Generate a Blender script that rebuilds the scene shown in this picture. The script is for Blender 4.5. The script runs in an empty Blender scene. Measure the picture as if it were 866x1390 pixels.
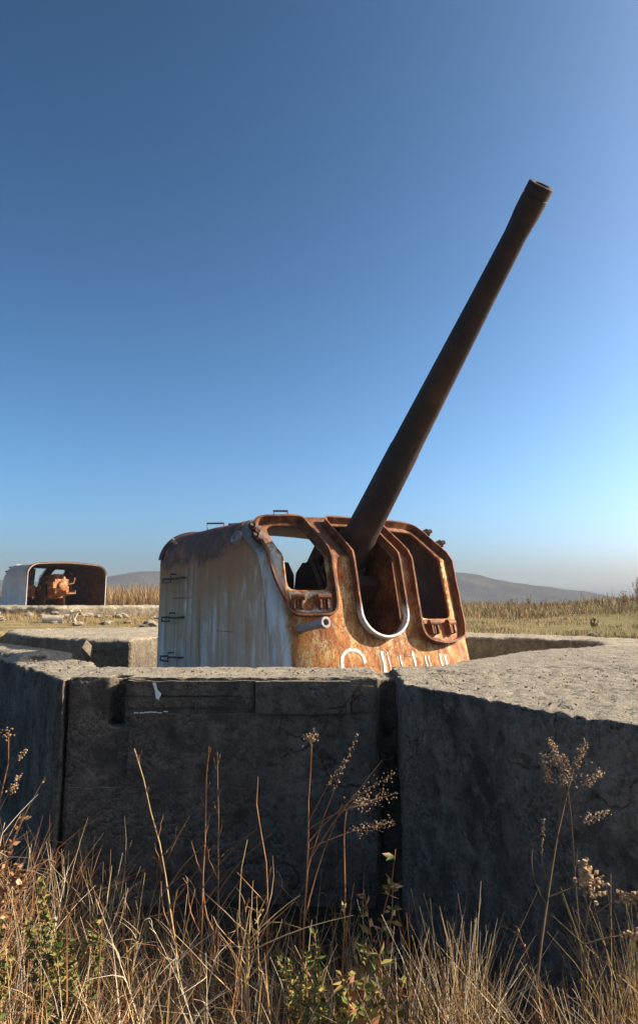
import bpy, bmesh, math, random
import numpy as np
from mathutils import Vector, Matrix, noise
from mathutils.geometry import delaunay_2d_cdt

random.seed(7)
rng = np.random.default_rng(7)
R = math.radians
scene = bpy.context.scene
COL = scene.collection

# ------------------------------------------------------------------ camera
cam_d = bpy.data.cameras.new('camera')
cam = bpy.data.objects.new('camera', cam_d)
COL.objects.link(cam)
cam.location = (0, 0, 2.2)
cam.rotation_euler = (R(90 + 9.545), 0, 0)
cam_d.sensor_fit = 'VERTICAL'
cam_d.sensor_height = 36.0
cam_d.lens = 1011 / 1390 * 36.0
cam_d.shift_y = -45 / 1390
cam_d.clip_start = 0.05
cam_d.clip_end = 6000
scene.camera = cam
scene.render.resolution_x = 637
scene.render.resolution_y = 1024

# ------------------------------------------------------------------ sky and sun
SUN_EL = R(29)
SUN_AZ = R(83)          # clockwise from +Y: nearly square to the right of the view
sun_dir = Vector((math.sin(SUN_AZ) * math.cos(SUN_EL), math.cos(SUN_AZ) * math.cos(SUN_EL), math.sin(SUN_EL)))
world = bpy.data.worlds.new('World')
scene.world = world
world.use_nodes = True
wn = world.node_tree
wn.nodes.clear()
w_out = wn.nodes.new('ShaderNodeOutputWorld')
w_bg = wn.nodes.new('ShaderNodeBackground')
w_sky = wn.nodes.new('ShaderNodeTexSky')
w_sky.sky_type = 'NISHITA'
w_sky.sun_disc = False
w_sky.sun_elevation = SUN_EL
w_sky.sun_rotation = SUN_AZ
w_sky.altitude = 900
w_sky.air_density = 0.63
w_sky.dust_density = 6.6
w_sky.ozone_density = 1.8
w_bg.inputs['Strength'].default_value = 0.05
w_gam = wn.nodes.new('ShaderNodeGamma')      # the film's steeper response to the blue sky
w_gam.inputs['Gamma'].default_value = 1.75
w_hsv = wn.nodes.new('ShaderNodeHueSaturation')
w_hsv.inputs['Saturation'].default_value = 1.06
w_hsv.inputs['Value'].default_value = 0.925
w_hsv.inputs['Hue'].default_value = 0.477
wn.links.new(w_sky.outputs[0], w_hsv.inputs['Color'])
wn.links.new(w_hsv.outputs[0], w_gam.inputs['Color'])
w_cap = wn.nodes.new('ShaderNodeMix')          # the glow round the sun stays below the lamp's own light
w_cap.data_type = 'RGBA'; w_cap.blend_type = 'DARKEN'
w_cap.inputs[0].default_value = 1.0
w_cap.inputs[7].default_value = (18, 18, 18, 1)
wn.links.new(w_gam.outputs[0], w_cap.inputs[6])
wn.links.new(w_cap.outputs[2], w_bg.inputs['Color'])
wn.links.new(w_bg.outputs[0], w_out.inputs['Surface'])
sun_d = bpy.data.lights.new('sun', 'SUN')
sun_d.energy = 5.0
sun_d.angle = R(0.5)
sun_d.color = (1.0, 0.90, 0.76)
sun = bpy.data.objects.new('sun', sun_d)
COL.objects.link(sun)
sun.rotation_euler = sun_dir.to_track_quat('Z', 'Y').to_euler()
sun.location = (30, 2, 20)
scene.view_settings.view_transform = 'Standard'
scene.view_settings.look = 'None'
scene.view_settings.exposure = 1.15
scene.view_settings.gamma = 1.0
scene.view_settings.use_curve_mapping = False
scene.render.engine = 'CYCLES'

# ------------------------------------------------------------------ helpers
class MB:
    """collects vertices and faces; build() links them as one mesh object"""
    def __init__(s):
        s.v = []; s.f = []; s.m = []
    def add(s, vs, fs, mi=0):
        o = len(s.v); s.v.extend([tuple(p) for p in vs])
        for f in fs:
            s.f.append(tuple(i + o for i in f)); s.m.append(mi)
    def box(s, a, b, M=None, mi=0):
        x0, y0, z0 = a; x1, y1, z1 = b
        vs = [(x0,y0,z0),(x1,y0,z0),(x1,y1,z0),(x0,y1,z0),(x0,y0,z1),(x1,y0,z1),(x1,y1,z1),(x0,y1,z1)]
        if M is not None: vs = [tuple(M @ Vector(p)) for p in vs]
        s.add(vs, [(0,3,2,1),(4,5,6,7),(0,1,5,4),(1,2,6,5),(2,3,7,6),(3,0,4,7)], mi)
    def tube(s, pts, r0, r1=None, n=8, cap=True, mi=0):
        pts = [Vector(p) for p in pts]
        if r1 is None: r1 = r0
        k = len(pts); vs = []; up = Vector((0.13, 0.31, 0.94))
        for i, p in enumerate(pts):
            t = (pts[min(i+1, k-1)] - pts[max(i-1, 0)])
            if t.length < 1e-9: t = Vector((0,0,1))
            t.normalize()
            a = t.cross(up)
            if a.length < 1e-3: a = t.cross(Vector((1,0,0)))
            a.normalize(); b = t.cross(a)
            r = r0 + (r1 - r0) * i / max(1, k-1)
            for j in range(n):
                q = 2*math.pi*j/n
                vs.append(p + a*(r*math.cos(q)) + b*(r*math.sin(q)))
        fs = []
        for i in range(k-1):
            for j in range(n):
                fs.append((i*n+j, i*n+(j+1)%n, (i+1)*n+(j+1)%n, (i+1)*n+j))
        if cap:
            fs.append(tuple(range(n-1, -1, -1))); fs.append(tuple((k-1)*n+j for j in range(n)))
        s.add(vs, fs, mi)
    def lathe(s, prof, M, n=32, mi=0):
        """prof: (distance along axis, radius); axis = local X of M"""
        vs = []; k = len(prof)
        for x, r in prof:
            for j in range(n):
                q = 2*math.pi*j/n
                vs.append(M @ Vector((x, r*math.cos(q), r*math.sin(q))))
        fs = [(i*n+j, (i+1)*n+j, (i+1)*n+(j+1)%n, i*n+(j+1)%n) for i in range(k-1) for j in range(n)]
        fs.append(tuple(range(n))); fs.append(tuple((k-1)*n+j for j in range(n-1, -1, -1)))
        s.add(vs, fs, mi)
    def prism(s, poly, z0, z1, mi=0):
        n = len(poly)
        area = sum(poly[i][0]*poly[(i+1)%n][1]-poly[(i+1)%n][0]*poly[i][1] for i in range(n))
        if area < 0: poly = poly[::-1]
        vs = [(x,y,z0) for x,y in poly] + [(x,y,z1) for x,y in poly]
        fs = [tuple(range(n-1,-1,-1)), tuple(range(n,2*n))] + [(i,(i+1)%n,n+(i+1)%n,n+i) for i in range(n)]
        s.add(vs, fs, mi)
    def mesh(s, name, mats, smooth=False):
        me = bpy.data.meshes.new(name)
        me.from_pydata(s.v, [], s.f)
        for m in (mats if isinstance(mats, (list, tuple)) else [mats]): me.materials.append(m)
        me.polygons.foreach_set('material_index', s.m)
        if smooth: me.polygons.foreach_set('use_smooth', [True]*len(s.f))
        me.update()
        return me
    def build(s, name, mats, parent=None, smooth=False, bevel=0):
        o = bpy.data.objects.new(name, s.mesh(name, mats, smooth))
        COL.objects.link(o)
        if parent is not None: o.parent = parent
        if bevel:
            md = o.modifiers.new('bevel', 'BEVEL'); md.width = bevel; md.segments = 2; md.limit_method = 'ANGLE'
        return o

def smooth_by_angle(o, ang=35):
    bm = bmesh.new(); bm.from_mesh(o.data)
    for f in bm.faces: f.smooth = True
    for e in bm.edges:
        if len(e.link_faces) == 2 and e.calc_face_angle(0) > R(ang): e.smooth = False
    bm.to_mesh(o.data); bm.free()

def empty(name, loc=(0,0,0), rz=0):
    o = bpy.data.objects.new(name, None); COL.objects.link(o)
    o.location = loc; o.rotation_euler = (0, 0, rz); o.empty_display_size = 0.2
    return o

def tag(o, label=None, cat=None, group=None, kind=None):
    if label: o['label'] = label
    if cat: o['category'] = cat
    if group: o['group'] = group
    if kind: o['kind'] = kind
    return o

# ------------------------------------------------------------------ materials
class NT:
    def __init__(s, name):
        s.mat = bpy.data.materials.new(name); s.mat.use_nodes = True
        s.t = s.mat.node_tree; s.b = s.t.nodes['Principled BSDF']
        s.tc = s.t.nodes.new('ShaderNodeTexCoord')
    def n(s, typ, **kw):
        o = s.t.nodes.new(typ)
        for k, v in kw.items():
            if k in o.inputs: o.inputs[k].default_value = v
            else: setattr(o, k, v)
        return o
    def link(s, a, b): s.t.links.new(a, b)
    def coord(s, scale=(1,1,1), src='Object', loc=(0,0,0)):
        m = s.n('ShaderNodeMapping'); m.inputs['Scale'].default_value = scale; m.inputs['Location'].default_value = loc
        s.link(s.tc.outputs[src], m.inputs['Vector']); return m.outputs['Vector']
    def noise(s, scale, detail=6, rough=0.6, vec=None, dist=0.0):
        o = s.n('ShaderNodeTexNoise'); o.inputs['Scale'].default_value = scale; o.inputs['Detail'].default_value = detail
        o.inputs['Roughness'].default_value = rough; o.inputs['Distortion'].default_value = dist
        s.link(vec if vec is not None else s.coord(), o.inputs['Vector']); return o.outputs['Fac']
    def ramp(s, fac, stops, interp='LINEAR'):
        o = s.n('ShaderNodeValToRGB'); cr = o.color_ramp; cr.interpolation = interp
        while len(cr.elements) < len(stops): cr.elements.new(0.5)
        for e, (p, c) in zip(cr.elements, stops):
            e.position = p; e.color = (c, c, c, 1) if isinstance(c, (int, float)) else (*c, 1)
        s.link(fac, o.inputs['Fac']); return o.outputs['Color']
    def mix(s, fac, a, b, mode='MIX'):
        o = s.n('ShaderNodeMix'); o.data_type = 'RGBA'; o.blend_type = mode
        for k, v in ((0, fac), (6, a), (7, b)):
            if isinstance(v, (int, float)): o.inputs[k].default_value = v
            elif isinstance(v, tuple): o.inputs[k].default_value = (*v, 1)
            else: s.link(v, o.inputs[k])
        return o.outputs[2]
    def math(s, op, a, b=None, clamp=False):
        o = s.n('ShaderNodeMath'); o.operation = op; o.use_clamp = clamp
        for i, v in enumerate((a, b)):
            if v is None: continue
            if isinstance(v, (int, float)): o.inputs[i].default_value = v
            else: s.link(v, o.inputs[i])
        return o.outputs[0]
    def sep(s, src='Object'):
        o = s.n('ShaderNodeSeparateXYZ'); s.link(s.tc.outputs[src], o.inputs[0]); return o.outputs
    def maprange(s, v, a, b, c=0.0, d=1.0):
        o = s.n('ShaderNodeMapRange'); o.clamp = True
        for k, x in (('From Min', a), ('From Max', b), ('To Min', c), ('To Max', d)): o.inputs[k].default_value = x
        s.link(v, o.inputs['Value']); return o.outputs[0]
    def done(s, color, rough=0.8, bump=None, strength=0.4, dist=0.02, metal=None, spec=0.3):
        if isinstance(color, tuple): s.b.inputs['Base Color'].default_value = (*color, 1)
        else: s.link(color, s.b.inputs['Base Color'])
        if isinstance(rough, (int, float)): s.b.inputs['Roughness'].default_value = rough
        else: s.link(rough, s.b.inputs['Roughness'])
        s.b.inputs['Specular IOR Level'].default_value = spec
        if bump is not None:
            b = s.n('ShaderNodeBump'); b.inputs['Strength'].default_value = strength; b.inputs['Distance'].default_value = dist
            s.link(bump, b.inputs['Height']); s.link(b.outputs[0], s.b.inputs['Normal'])
        return s.mat

def mat_plain(name, col, rough=0.8, var=0.35, scale=12):
    m = NT(name); a = m.noise(scale, 5)
    lo = tuple(c*(1-var) for c in col); hi = tuple(min(1, c*(1+var)) for c in col)
    return m.done(m.ramp(a, [(0.3, lo), (0.7, hi)]), rough, a, 0.2, 0.01)

def mat_concrete(name, base=(0.36,0.33,0.28), dark=(0.13,0.12,0.105), scale=1.0, top=(0.50,0.43,0.33)):
    m = NT(name)
    big = m.noise(0.9*scale, 8, 0.65, dist=0.4)
    mid = m.noise(5*scale, 8, 0.7)
    fine = m.noise(38*scale, 6, 0.7)
    streak = m.noise(1.0, 6, 0.6, m.coord((5*scale, 5*scale, 0.7*scale)))
    wall = m.mix(m.ramp(big, [(0.36, 1.0), (0.64, 0.0)]), base, dark)
    wall = m.mix(m.ramp(streak, [(0.45, 0.0), (0.72, 0.75)]), wall, tuple(c*0.75 for c in dark))
    wall = m.mix(m.ramp(mid, [(0.48, 0.0), (0.68, 0.6)]), wall, tuple(c*1.3 for c in base))
    wall = m.mix(m.ramp(m.noise(9*scale, 7, 0.7, m.coord((1,1,1), loc=(3,8,1))), [(0.36, 0.75), (0.5, 0.0)]), wall, tuple(c*0.6 for c in dark))
    # lichen and rust spots
    spots = m.noise(2.3*scale, 3, 0.5, m.coord((1,1,1), loc=(4.1,2.2,7.7)))
    wall = m.mix(m.ramp(spots, [(0.70, 0.0), (0.77, 0.75)]), wall, (0.24,0.13,0.045))
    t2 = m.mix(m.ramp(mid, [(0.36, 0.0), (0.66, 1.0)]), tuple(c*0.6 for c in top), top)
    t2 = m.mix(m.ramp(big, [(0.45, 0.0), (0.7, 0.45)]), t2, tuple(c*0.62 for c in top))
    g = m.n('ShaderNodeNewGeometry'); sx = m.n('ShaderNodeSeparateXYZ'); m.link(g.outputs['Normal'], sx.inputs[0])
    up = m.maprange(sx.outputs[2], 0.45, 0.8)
    col = m.mix(up, wall, t2)  # upward faces paler than walls: sun and shade put into the colour
    col = m.mix(m.ramp(fine, [(0.33, 0.55), (0.5, 0.0)]), col, tuple(c*0.55 for c in dark))
    grit = m.n('ShaderNodeTexVoronoi'); grit.inputs['Scale'].default_value = 55*scale; m.link(m.coord(), grit.inputs['Vector'])
    col = m.mix(m.math('MULTIPLY', m.ramp(grit.outputs['Distance'], [(0.12, 0.7), (0.3, 0.0)]), m.ramp(mid, [(0.45, 0.0), (0.6, 1.0)])), col, tuple(c*0.35 for c in top))
    warp = m.n('ShaderNodeTexNoise'); warp.inputs['Scale'].default_value = 3.0; warp.inputs['Detail'].default_value = 6; m.link(m.coord(), warp.inputs['Vector'])
    vadd = m.n('ShaderNodeVectorMath'); vadd.operation = 'MULTIPLY_ADD'; m.link(warp.outputs['Color'], vadd.inputs[0]); vadd.inputs[1].default_value = (0.5,0.5,0.5); m.link(m.tc.outputs['Object'], vadd.inputs[2])
    vo = m.n('ShaderNodeTexVoronoi'); vo.feature = 'DISTANCE_TO_EDGE'; vo.inputs['Scale'].default_value = 1.15; m.link(vadd.outputs[0], vo.inputs['Vector'])
    crack = m.math('MULTIPLY', m.ramp(vo.outputs['Distance'], [(0.003, 1.0), (0.009, 0.0)]), m.ramp(big, [(0.48, 0.0), (0.58, 0.8)]))
    col = m.mix(m.math('MULTIPLY', crack, 0.85), col, tuple(c*0.35 for c in dark))
    ag = m.n('ShaderNodeTexVoronoi'); ag.inputs['Scale'].default_value = 42*scale; m.link(m.coord(), ag.inputs['Vector'])
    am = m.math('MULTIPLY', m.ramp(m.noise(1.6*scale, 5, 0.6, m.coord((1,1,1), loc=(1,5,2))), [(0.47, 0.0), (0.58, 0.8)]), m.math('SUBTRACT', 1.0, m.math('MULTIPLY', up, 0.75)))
    agc = m.n('ShaderNodeSeparateXYZ'); m.link(ag.outputs['Color'], agc.inputs[0])
    col = m.mix(m.math('MULTIPLY', am, 0.5), col, m.mix(agc.outputs[0], tuple(c*0.7 for c in dark), tuple(c*1.35 for c in base)))
    h = m.math('ADD', m.math('MULTIPLY', mid, 0.6), m.math('MULTIPLY', fine, 0.5))
    h = m.math('SUBTRACT', h, m.math('MULTIPLY', crack, 0.5))
    h = m.math('SUBTRACT', h, m.math('MULTIPLY', m.math('MULTIPLY', ag.outputs['Distance'], am), 0.7))
    return m.done(col, 0.92, h, 0.9, 0.05, spec=0.15)

ZB = 1.66 - 0.35   # shield coordinates sit this far above the gun's base

def mat_front():
    m = NT('front_rust_paint')
    a = m.noise(3.2, 9, 0.66, dist=0.6)
    b = m.noise(11, 8, 0.72, m.coord((1,1,0.55)))
    c = m.noise(42, 5, 0.7)
    st = m.noise(1.0, 6, 0.62, m.coord((9, 9, 1.1)))
    rust = m.ramp(a, [(0.30, (0.10,0.03,0.013)), (0.42, (0.30,0.09,0.022)), (0.54, (0.50,0.19,0.042)), (0.70, (0.60,0.31,0.08))])
    col = m.mix(m.ramp(b, [(0.48, 0.0), (0.60, 0.85)]), rust, (0.62,0.45,0.21))
    col = m.mix(m.ramp(st, [(0.50, 0.0), (0.62, 0.75)]), col, (0.36,0.105,0.025))
    st3 = m.noise(1.0, 7, 0.66, m.coord((21, 21, 1.6), loc=(3,3,3)))
    col = m.mix(m.ramp(st3, [(0.56, 0.0), (0.66, 0.8)]), col, (0.11,0.034,0.015))
    col = m.mix(m.ramp(c, [(0.36, 0.9), (0.46, 0.0)]), col, (0.055,0.018,0.01))
    bl = m.noise(1.7, 6, 0.6, m.coord((1,1,0.6), loc=(7,1,4)))
    col = m.mix(m.ramp(bl, [(0.58, 0.0), (0.68, 0.75)]), col, (0.09,0.03,0.015))
    g = m.noise(2.1, 4, 0.5, m.coord((1,1,1), loc=(9,3,1)))
    col = m.mix(m.ramp(g, [(0.60, 0.0), (0.70, 0.55)]), col, (0.38,0.37,0.24))
    z = m.sep()[2]
    # the upper slope has lost its paint: dark bare rust
    up = m.maprange(m.math('ADD', z, m.math('MULTIPLY', a, 0.25)), ZB+1.17, ZB+1.30)
    col = m.mix(m.math('MULTIPLY', up, 0.8), col, m.ramp(b, [(0.35, (0.06,0.022,0.014)), (0.65, (0.21,0.07,0.03))]))
    # pale side paint carried round the corner beside the near window
    y = m.math('ADD', m.sep()[1], m.math('MULTIPLY', m.math('SUBTRACT', a, 0.5), 0.12))
    pm = m.maprange(y, -1.13, -1.17)
    pc = m.mix(m.ramp(st, [(0.45, 0.0), (0.65, 0.8)]), (0.62,0.64,0.60), (0.40,0.20,0.07))
    col = m.mix(m.math('MULTIPLY', pm, m.math('SUBTRACT', 1.0, m.math('MULTIPLY', up, 0.7))), col, pc)
    h = m.math('ADD', m.math('MULTIPLY', b, 0.7), m.math('MULTIPLY', c, 0.4))
    return m.done(col, 0.72, h, 0.5, 0.012, spec=0.3)

def mat_side(name='side_paint', paint=(0.82,0.79,0.69), rusty=1.0):
    m = NT(name)
    n1 = m.noise(2.4, 7, 0.62, dist=0.5)
    n2 = m.noise(14, 6, 0.7)
    st = m.noise(1.0, 7, 0.66, m.coord((11, 11, 0.5)))
    st2 = m.noise(1.0, 5, 0.6, m.coord((27, 27, 0.9)))
    z = m.sep()[2]; x = m.sep()[0]
    col = m.mix(m.ramp(n1, [(0.38, 0.0), (0.66, 1.0)]), tuple(c*0.72 for c in paint), paint)
    col = m.mix(m.ramp(st2, [(0.42, 0.0), (0.68, 0.32)]), col, (0.50,0.40,0.27))
    grad = m.maprange(z, ZB-0.5, ZB+0.9, 0.35, 1.0)
    sm = m.math('MULTIPLY', m.ramp(st, [(0.42, 0.0), (0.60, 1.0)]), m.math('MULTIPLY', grad, rusty), True)
    col = m.mix(sm, col, (0.37,0.17,0.05))
    pt = m.noise(1.5, 7, 0.65, m.coord((1.6,1.6,0.7), loc=(5,2,9)))
    col = m.mix(m.math('MULTIPLY', m.ramp(pt, [(0.43, 0.0), (0.53, 0.95)]), m.math('MULTIPLY', m.maprange(z, ZB-0.2, ZB+1.0, 0.4, 1.0), min(1.0, rusty))), col, (0.42,0.23,0.09))
    # flaked band under the shoulder
    wob = m.math('ADD', z, m.math('MULTIPLY', m.math('SUBTRACT', n1, 0.5), 0.5))
    # less of it towards the front windows, where the paint held
    wob = m.math('SUBTRACT', wob, m.maprange(x, -1.7, -0.4, 0.0, 0.30))
    bd = m.math('MULTIPLY', m.maprange(wob, ZB+0.55, ZB+1.02), rusty)
    col = m.mix(m.math('MULTIPLY', m.math('MULTIPLY', bd, m.ramp(st, [(0.28, 0.55), (0.50, 1.0)])), 0.95), col, (0.33,0.135,0.04))
    top = m.math('MULTIPLY', m.maprange(wob, ZB+1.02, ZB+1.09), min(1.0, rusty))
    dark = m.ramp(m.noise(5, 8, 0.7), [(0.35, (0.05,0.02,0.012)), (0.52, (0.15,0.052,0.022)), (0.66, (0.36,0.15,0.05))])
    col = m.mix(top, col, dark)
    chips = m.ramp(n2, [(0.60, 0.0), (0.68, 0.8)])
    col = m.mix(m.math('MULTIPLY', chips, 0.5*rusty), col, (0.22,0.09,0.035))
    return m.done(col, 0.66, m.math('ADD', n2, m.math('MULTIPLY', st, 0.4)), 0.35, 0.012, spec=0.35)

def mat_rust(name, dark=(0.055,0.022,0.014), mid=(0.26,0.085,0.026), lite=(0.48,0.20,0.06), scale=1.0, rough=0.7, edge=None):
    m = NT(name)
    a = m.noise(4*scale, 8, 0.68, dist=0.4); b = m.noise(26*scale, 6, 0.7)
    col = m.ramp(a, [(0.32, dark), (0.5, mid), (0.7, lite)])
    col = m.mix(m.ramp(b, [(0.36, 0.8), (0.5, 0.0)]), col, dark)
    if edge:
        z = m.sep()[2]
        w = m.math('ADD', z, m.math('MULTIPLY', m.math('SUBTRACT', b, 0.5), 0.22))
        col = m.mix(m.math('MULTIPLY', m.maprange(w, ZB+edge+0.06, ZB+edge-0.06), m.ramp(m.noise(17, 6, 0.7), [(0.36, 0.0), (0.44, 1.0)])), col, (0.76,0.74,0.68))
    return m.done(col, rough, m.math('ADD', a, b), 0.4, 0.008, spec=0.35)

def mat_barrel():
    m = NT('barrel_steel')
    a = m.noise(2.2, 8, 0.62, m.coord((1,1,1))); b = m.noise(30, 6, 0.7)
    col = m.ramp(a, [(0.3, (0.018,0.014,0.013)), (0.52, (0.040,0.024,0.018)), (0.72, (0.085,0.040,0.022))])
    col = m.mix(m.ramp(b, [(0.55, 0.0), (0.72, 0.5)]), col, (0.10,0.052,0.03))
    fl = m.noise(7, 8, 0.7, m.coord((1,1,1), loc=(2,2,2)))
    col = m.mix(m.ramp(fl, [(0.57, 0.0), (0.68, 0.4)]), col, (0.11,0.042,0.02))
    return m.done(col, 0.72, m.math('ADD', b, fl), 0.5, 0.012, spec=0.3)

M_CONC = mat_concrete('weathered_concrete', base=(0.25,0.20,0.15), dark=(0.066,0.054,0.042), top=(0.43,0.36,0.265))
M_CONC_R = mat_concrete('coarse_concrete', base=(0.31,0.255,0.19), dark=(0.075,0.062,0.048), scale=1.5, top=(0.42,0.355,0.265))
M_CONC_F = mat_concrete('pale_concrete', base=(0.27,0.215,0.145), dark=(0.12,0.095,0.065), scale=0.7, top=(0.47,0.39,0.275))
M_FRONT = mat_front()
M_SIDE = mat_side()
M_SIDE2 = mat_side('side_paint_pale', (0.66,0.70,0.69), 0.22)
M_SIDE3 = mat_side('side_paint_cream', (0.80,0.80,0.70), 0.1)
M_RUST = mat_rust('orange_rust')
M_RIM = mat_rust('rim_rust_and_shade', (0.05,0.02,0.013), (0.20,0.07,0.024), (0.40,0.17,0.055), 1.6)  # rust darkened all over, standing in for shade on the flange sides
M_RIMW = mat_rust('rim_rust_shade_whitened', (0.05,0.02,0.013), (0.20,0.07,0.024), (0.40,0.17,0.055), 1.6, edge=0.50)  # same shade-darkened rust, with white paint low down
M_DARK = mat_rust('dark_rust', (0.025,0.014,0.011), (0.075,0.034,0.022), (0.15,0.065,0.035))
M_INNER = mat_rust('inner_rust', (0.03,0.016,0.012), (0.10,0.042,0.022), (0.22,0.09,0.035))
M_BREECH = mat_rust('breech_rust', (0.10,0.035,0.015), (0.42,0.15,0.04), (0.66,0.46,0.26), 2.2)
M_BREECH2 = mat_rust('mount_rust', (0.07,0.025,0.013), (0.30,0.10,0.03), (0.50,0.27,0.12), 1.8)
M_BARREL = mat_barrel()
M_BAR = mat_plain('grab_bar_steel', (0.10,0.08,0.07), 0.6)
M_WHITE = mat_plain('white_paint', (0.80,0.79,0.75), 0.7, 0.08, 30)
def mat_chipped():
    m = NT('chipped_white_paint'); a = m.noise(23, 7, 0.72)
    return m.done(m.mix(m.ramp(a, [(0.38, 0.0), (0.47, 1.0)]), (0.40,0.17,0.05), (0.72,0.70,0.63)), 0.75, a, 0.3, 0.004)
M_CHIP = mat_chipped()
M_PIPE = mat_plain('bare_pipe_steel', (0.30,0.26,0.23), 0.5, 0.4, 20)
M_MOTTLE = mat_rust('flaking_white_panel', (0.20,0.07,0.03), (0.62,0.50,0.36), (0.74,0.71,0.62), 2.2)

def mat_ground():
    m = NT('dry_earth_grass')
    P = m.coord()
    a = m.noise(0.25, 8, 0.65, P); b = m.noise(2.2, 8, 0.7, P); c = m.noise(14, 6, 0.7, P)
    dry = m.ramp(b, [(0.3, (0.13,0.085,0.035)), (0.55, (0.26,0.19,0.085)), (0.75, (0.36,0.27,0.13))])
    grn = m.ramp(c, [(0.3, (0.07,0.065,0.018)), (0.7, (0.22,0.19,0.06))])
    gx = m.maprange(m.sep()[0], -1.0, 3.0)
    col = m.mix(m.math('MULTIPLY', m.ramp(a, [(0.42, 0.0), (0.58, 0.75)]), gx), dry, grn)
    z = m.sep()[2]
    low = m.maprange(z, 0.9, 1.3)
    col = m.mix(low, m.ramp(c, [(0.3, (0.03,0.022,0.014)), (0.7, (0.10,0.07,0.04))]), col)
    return m.done(col, 0.95, c, 0.8, 0.05, spec=0.1)
M_GROUND = mat_ground()

def mat_hill():
    m = NT('bare_autumn_forest')
    a = m.noise(0.04, 8, 0.6); b = m.noise(0.5, 8, 0.75)
    col = m.ramp(b, [(0.3, (0.02,0.016,0.014)), (0.6, (0.07,0.048,0.038)), (0.75, (0.11,0.08,0.06))])
    col = m.mix(m.ramp(a, [(0.45, 0.0), (0.62, 0.6)]), col, (0.11,0.09,0.065))
    return m.done(col, 1.0, b, 0.8, 3.0, spec=0.0)
M_HILL = mat_hill()

def mat_stem(name, lo, hi):
    m = NT(name)
    a = m.noise(5, 4, 0.6)
    return m.done(m.ramp(a, [(0.35, lo), (0.65, hi)]), 0.75, spec=0.2)
M_STRAW = mat_stem('straw', (0.36,0.22,0.09), (0.62,0.43,0.21))
M_REDST = mat_stem('red_brown_stem', (0.20,0.085,0.035), (0.44,0.21,0.09))
M_BROWN = mat_stem('brown_stem', (0.10,0.06,0.035), (0.22,0.14,0.08))
M_PALE = mat_stem('bleached_stem', (0.52,0.41,0.26), (0.72,0.60,0.42))
M_GREEN = mat_stem('weed_green', (0.05,0.075,0.014), (0.15,0.17,0.04))
M_OLIVE = mat_stem('weed_yellow', (0.20,0.17,0.04), (0.33,0.24,0.07))
M_SEED = mat_stem('seed_fluff', (0.26,0.15,0.075), (0.55,0.38,0.22))
M_FGREEN = mat_stem('field_green', (0.13,0.115,0.03), (0.27,0.22,0.075))
M_FDRY = mat_stem('field_dry', (0.26,0.17,0.07), (0.44,0.31,0.15))
M_REED = mat_stem('reed_orange', (0.22,0.12,0.045), (0.40,0.24,0.10))

# ------------------------------------------------------------------ ground
OUT = [(-9.0,14.6),(-4.5,9.7),(-3.27,7.82),(-2.33,6.4),(-1.83,5.68),(0.47,5.72),(0.57,5.29),(0.91,4.58),(1.14,3.94),(1.45,3.51),(1.53,3.40),
       (7.5,3.1),(7.5,9.0),(5.6,11.9),(4.4,13.6),(3.0,14.9),(-4.0,18.6),(-5.7,17.5),(-7.2,17.0),(-8.2,16.0)]
def poly_sd(px, py, poly):
    """signed distance to a polygon, negative inside (numpy arrays)"""
    P = np.array(poly); n = len(P); d = np.full(px.shape, 1e9); ins = np.zeros(px.shape, bool)
    for i in range(n):
        a = P[i]; b = P[(i+1) % n]; e = b - a
        wx = px-a[0]; wy = py-a[1]
        t = np.clip((wx*e[0]+wy*e[1])/(e@e), 0, 1)
        d = np.minimum(d, np.hypot(wx-e[0]*t, wy-e[1]*t))
        c = ((a[1] > py) != (b[1] > py))
        with np.errstate(divide='ignore', invalid='ignore'):
            xi = (b[0]-a[0])*(py-a[1])/(b[1]-a[1]) + a[0]
        ins ^= c & (px < xi)
    return np.where(ins, -d, d)
def sst(a, b, x):
    t = np.clip((x-a)/(b-a), 0, 1); return t*t*(3-2*t)
def lump(x, y, s, seed=0.0):
    return (np.sin(x*s*1.3+seed)*np.cos(y*s*0.9+1.7*seed) + 0.5*np.sin(x*s*2.9+y*s*2.1+seed*3)*np.cos(y*s*3.3-x*s*1.1))/1.5
def h_rear(x, y):
    z = 1.60 + 0.16*sst(16, 25, y) + 0.32*sst(26, 48, y) + 0.13*lump(x, y, 0.35)*sst(16, 26, y) + 0.02*lump(x, y, 1.1)
    z = z + 0.75*np.exp(-(((x-16)/5.5)**2 + ((y-29)/9)**2))
    z = z + 0.35*sst(-4, -9, x)*sst(17.5, 21, y)*sst(27, 22, y)*0.3
    far = np.clip(y-60, 0, None) + np.clip(np.abs(x)-60, 0, None)
    return z - 18*(1-np.exp(-far/160.0))
def h_front(x, y):
    return 0.08 + 0.48*sst(4.3, 2.3, y) + 0.05*lump(x, y, 1.6) + 0.03*lump(x, y, 4.0, 1.0)
def is_front(x, y):
    yb = np.where(x < -1.83, 5.65 + (-1.83-x)*1.5, np.where(x < 0.5, 5.7, np.where(x < 1.5, 5.4-1.98*(x-0.5), 3.3)))
    return sst(0.62, 0.22, y-yb)
def ground_h(x, y):
    f = is_front(x, y)
    f = f * np.where(x < -4.0, sst(12.5, 8.5, y), 1.0)
    z = h_rear(x, y)*(1-f) + h_front(x, y)*f
    sd = poly_sd(x, y, OUT)
    k = sst(-0.08, -0.30, sd)
    return z*(1-k) + (-0.25)*k
def axis(lo, hi, step, far_lo, far_hi, g=1.16):
    c = list(np.arange(lo, hi+1e-6, step)); s = step
    while c[-1] < far_hi: s *= g; c.append(c[-1]+s)
    s = step
    while c[0] > far_lo: s *= g; c.insert(0, c[0]-s)
    return np.array(c)
ax = axis(-10, 9, 0.16, -900, 900); ay = axis(0, 20, 0.16, -60, 860)
GX, GY = np.meshgrid(ax, ay)
GZ = ground_h(GX, GY)
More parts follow.
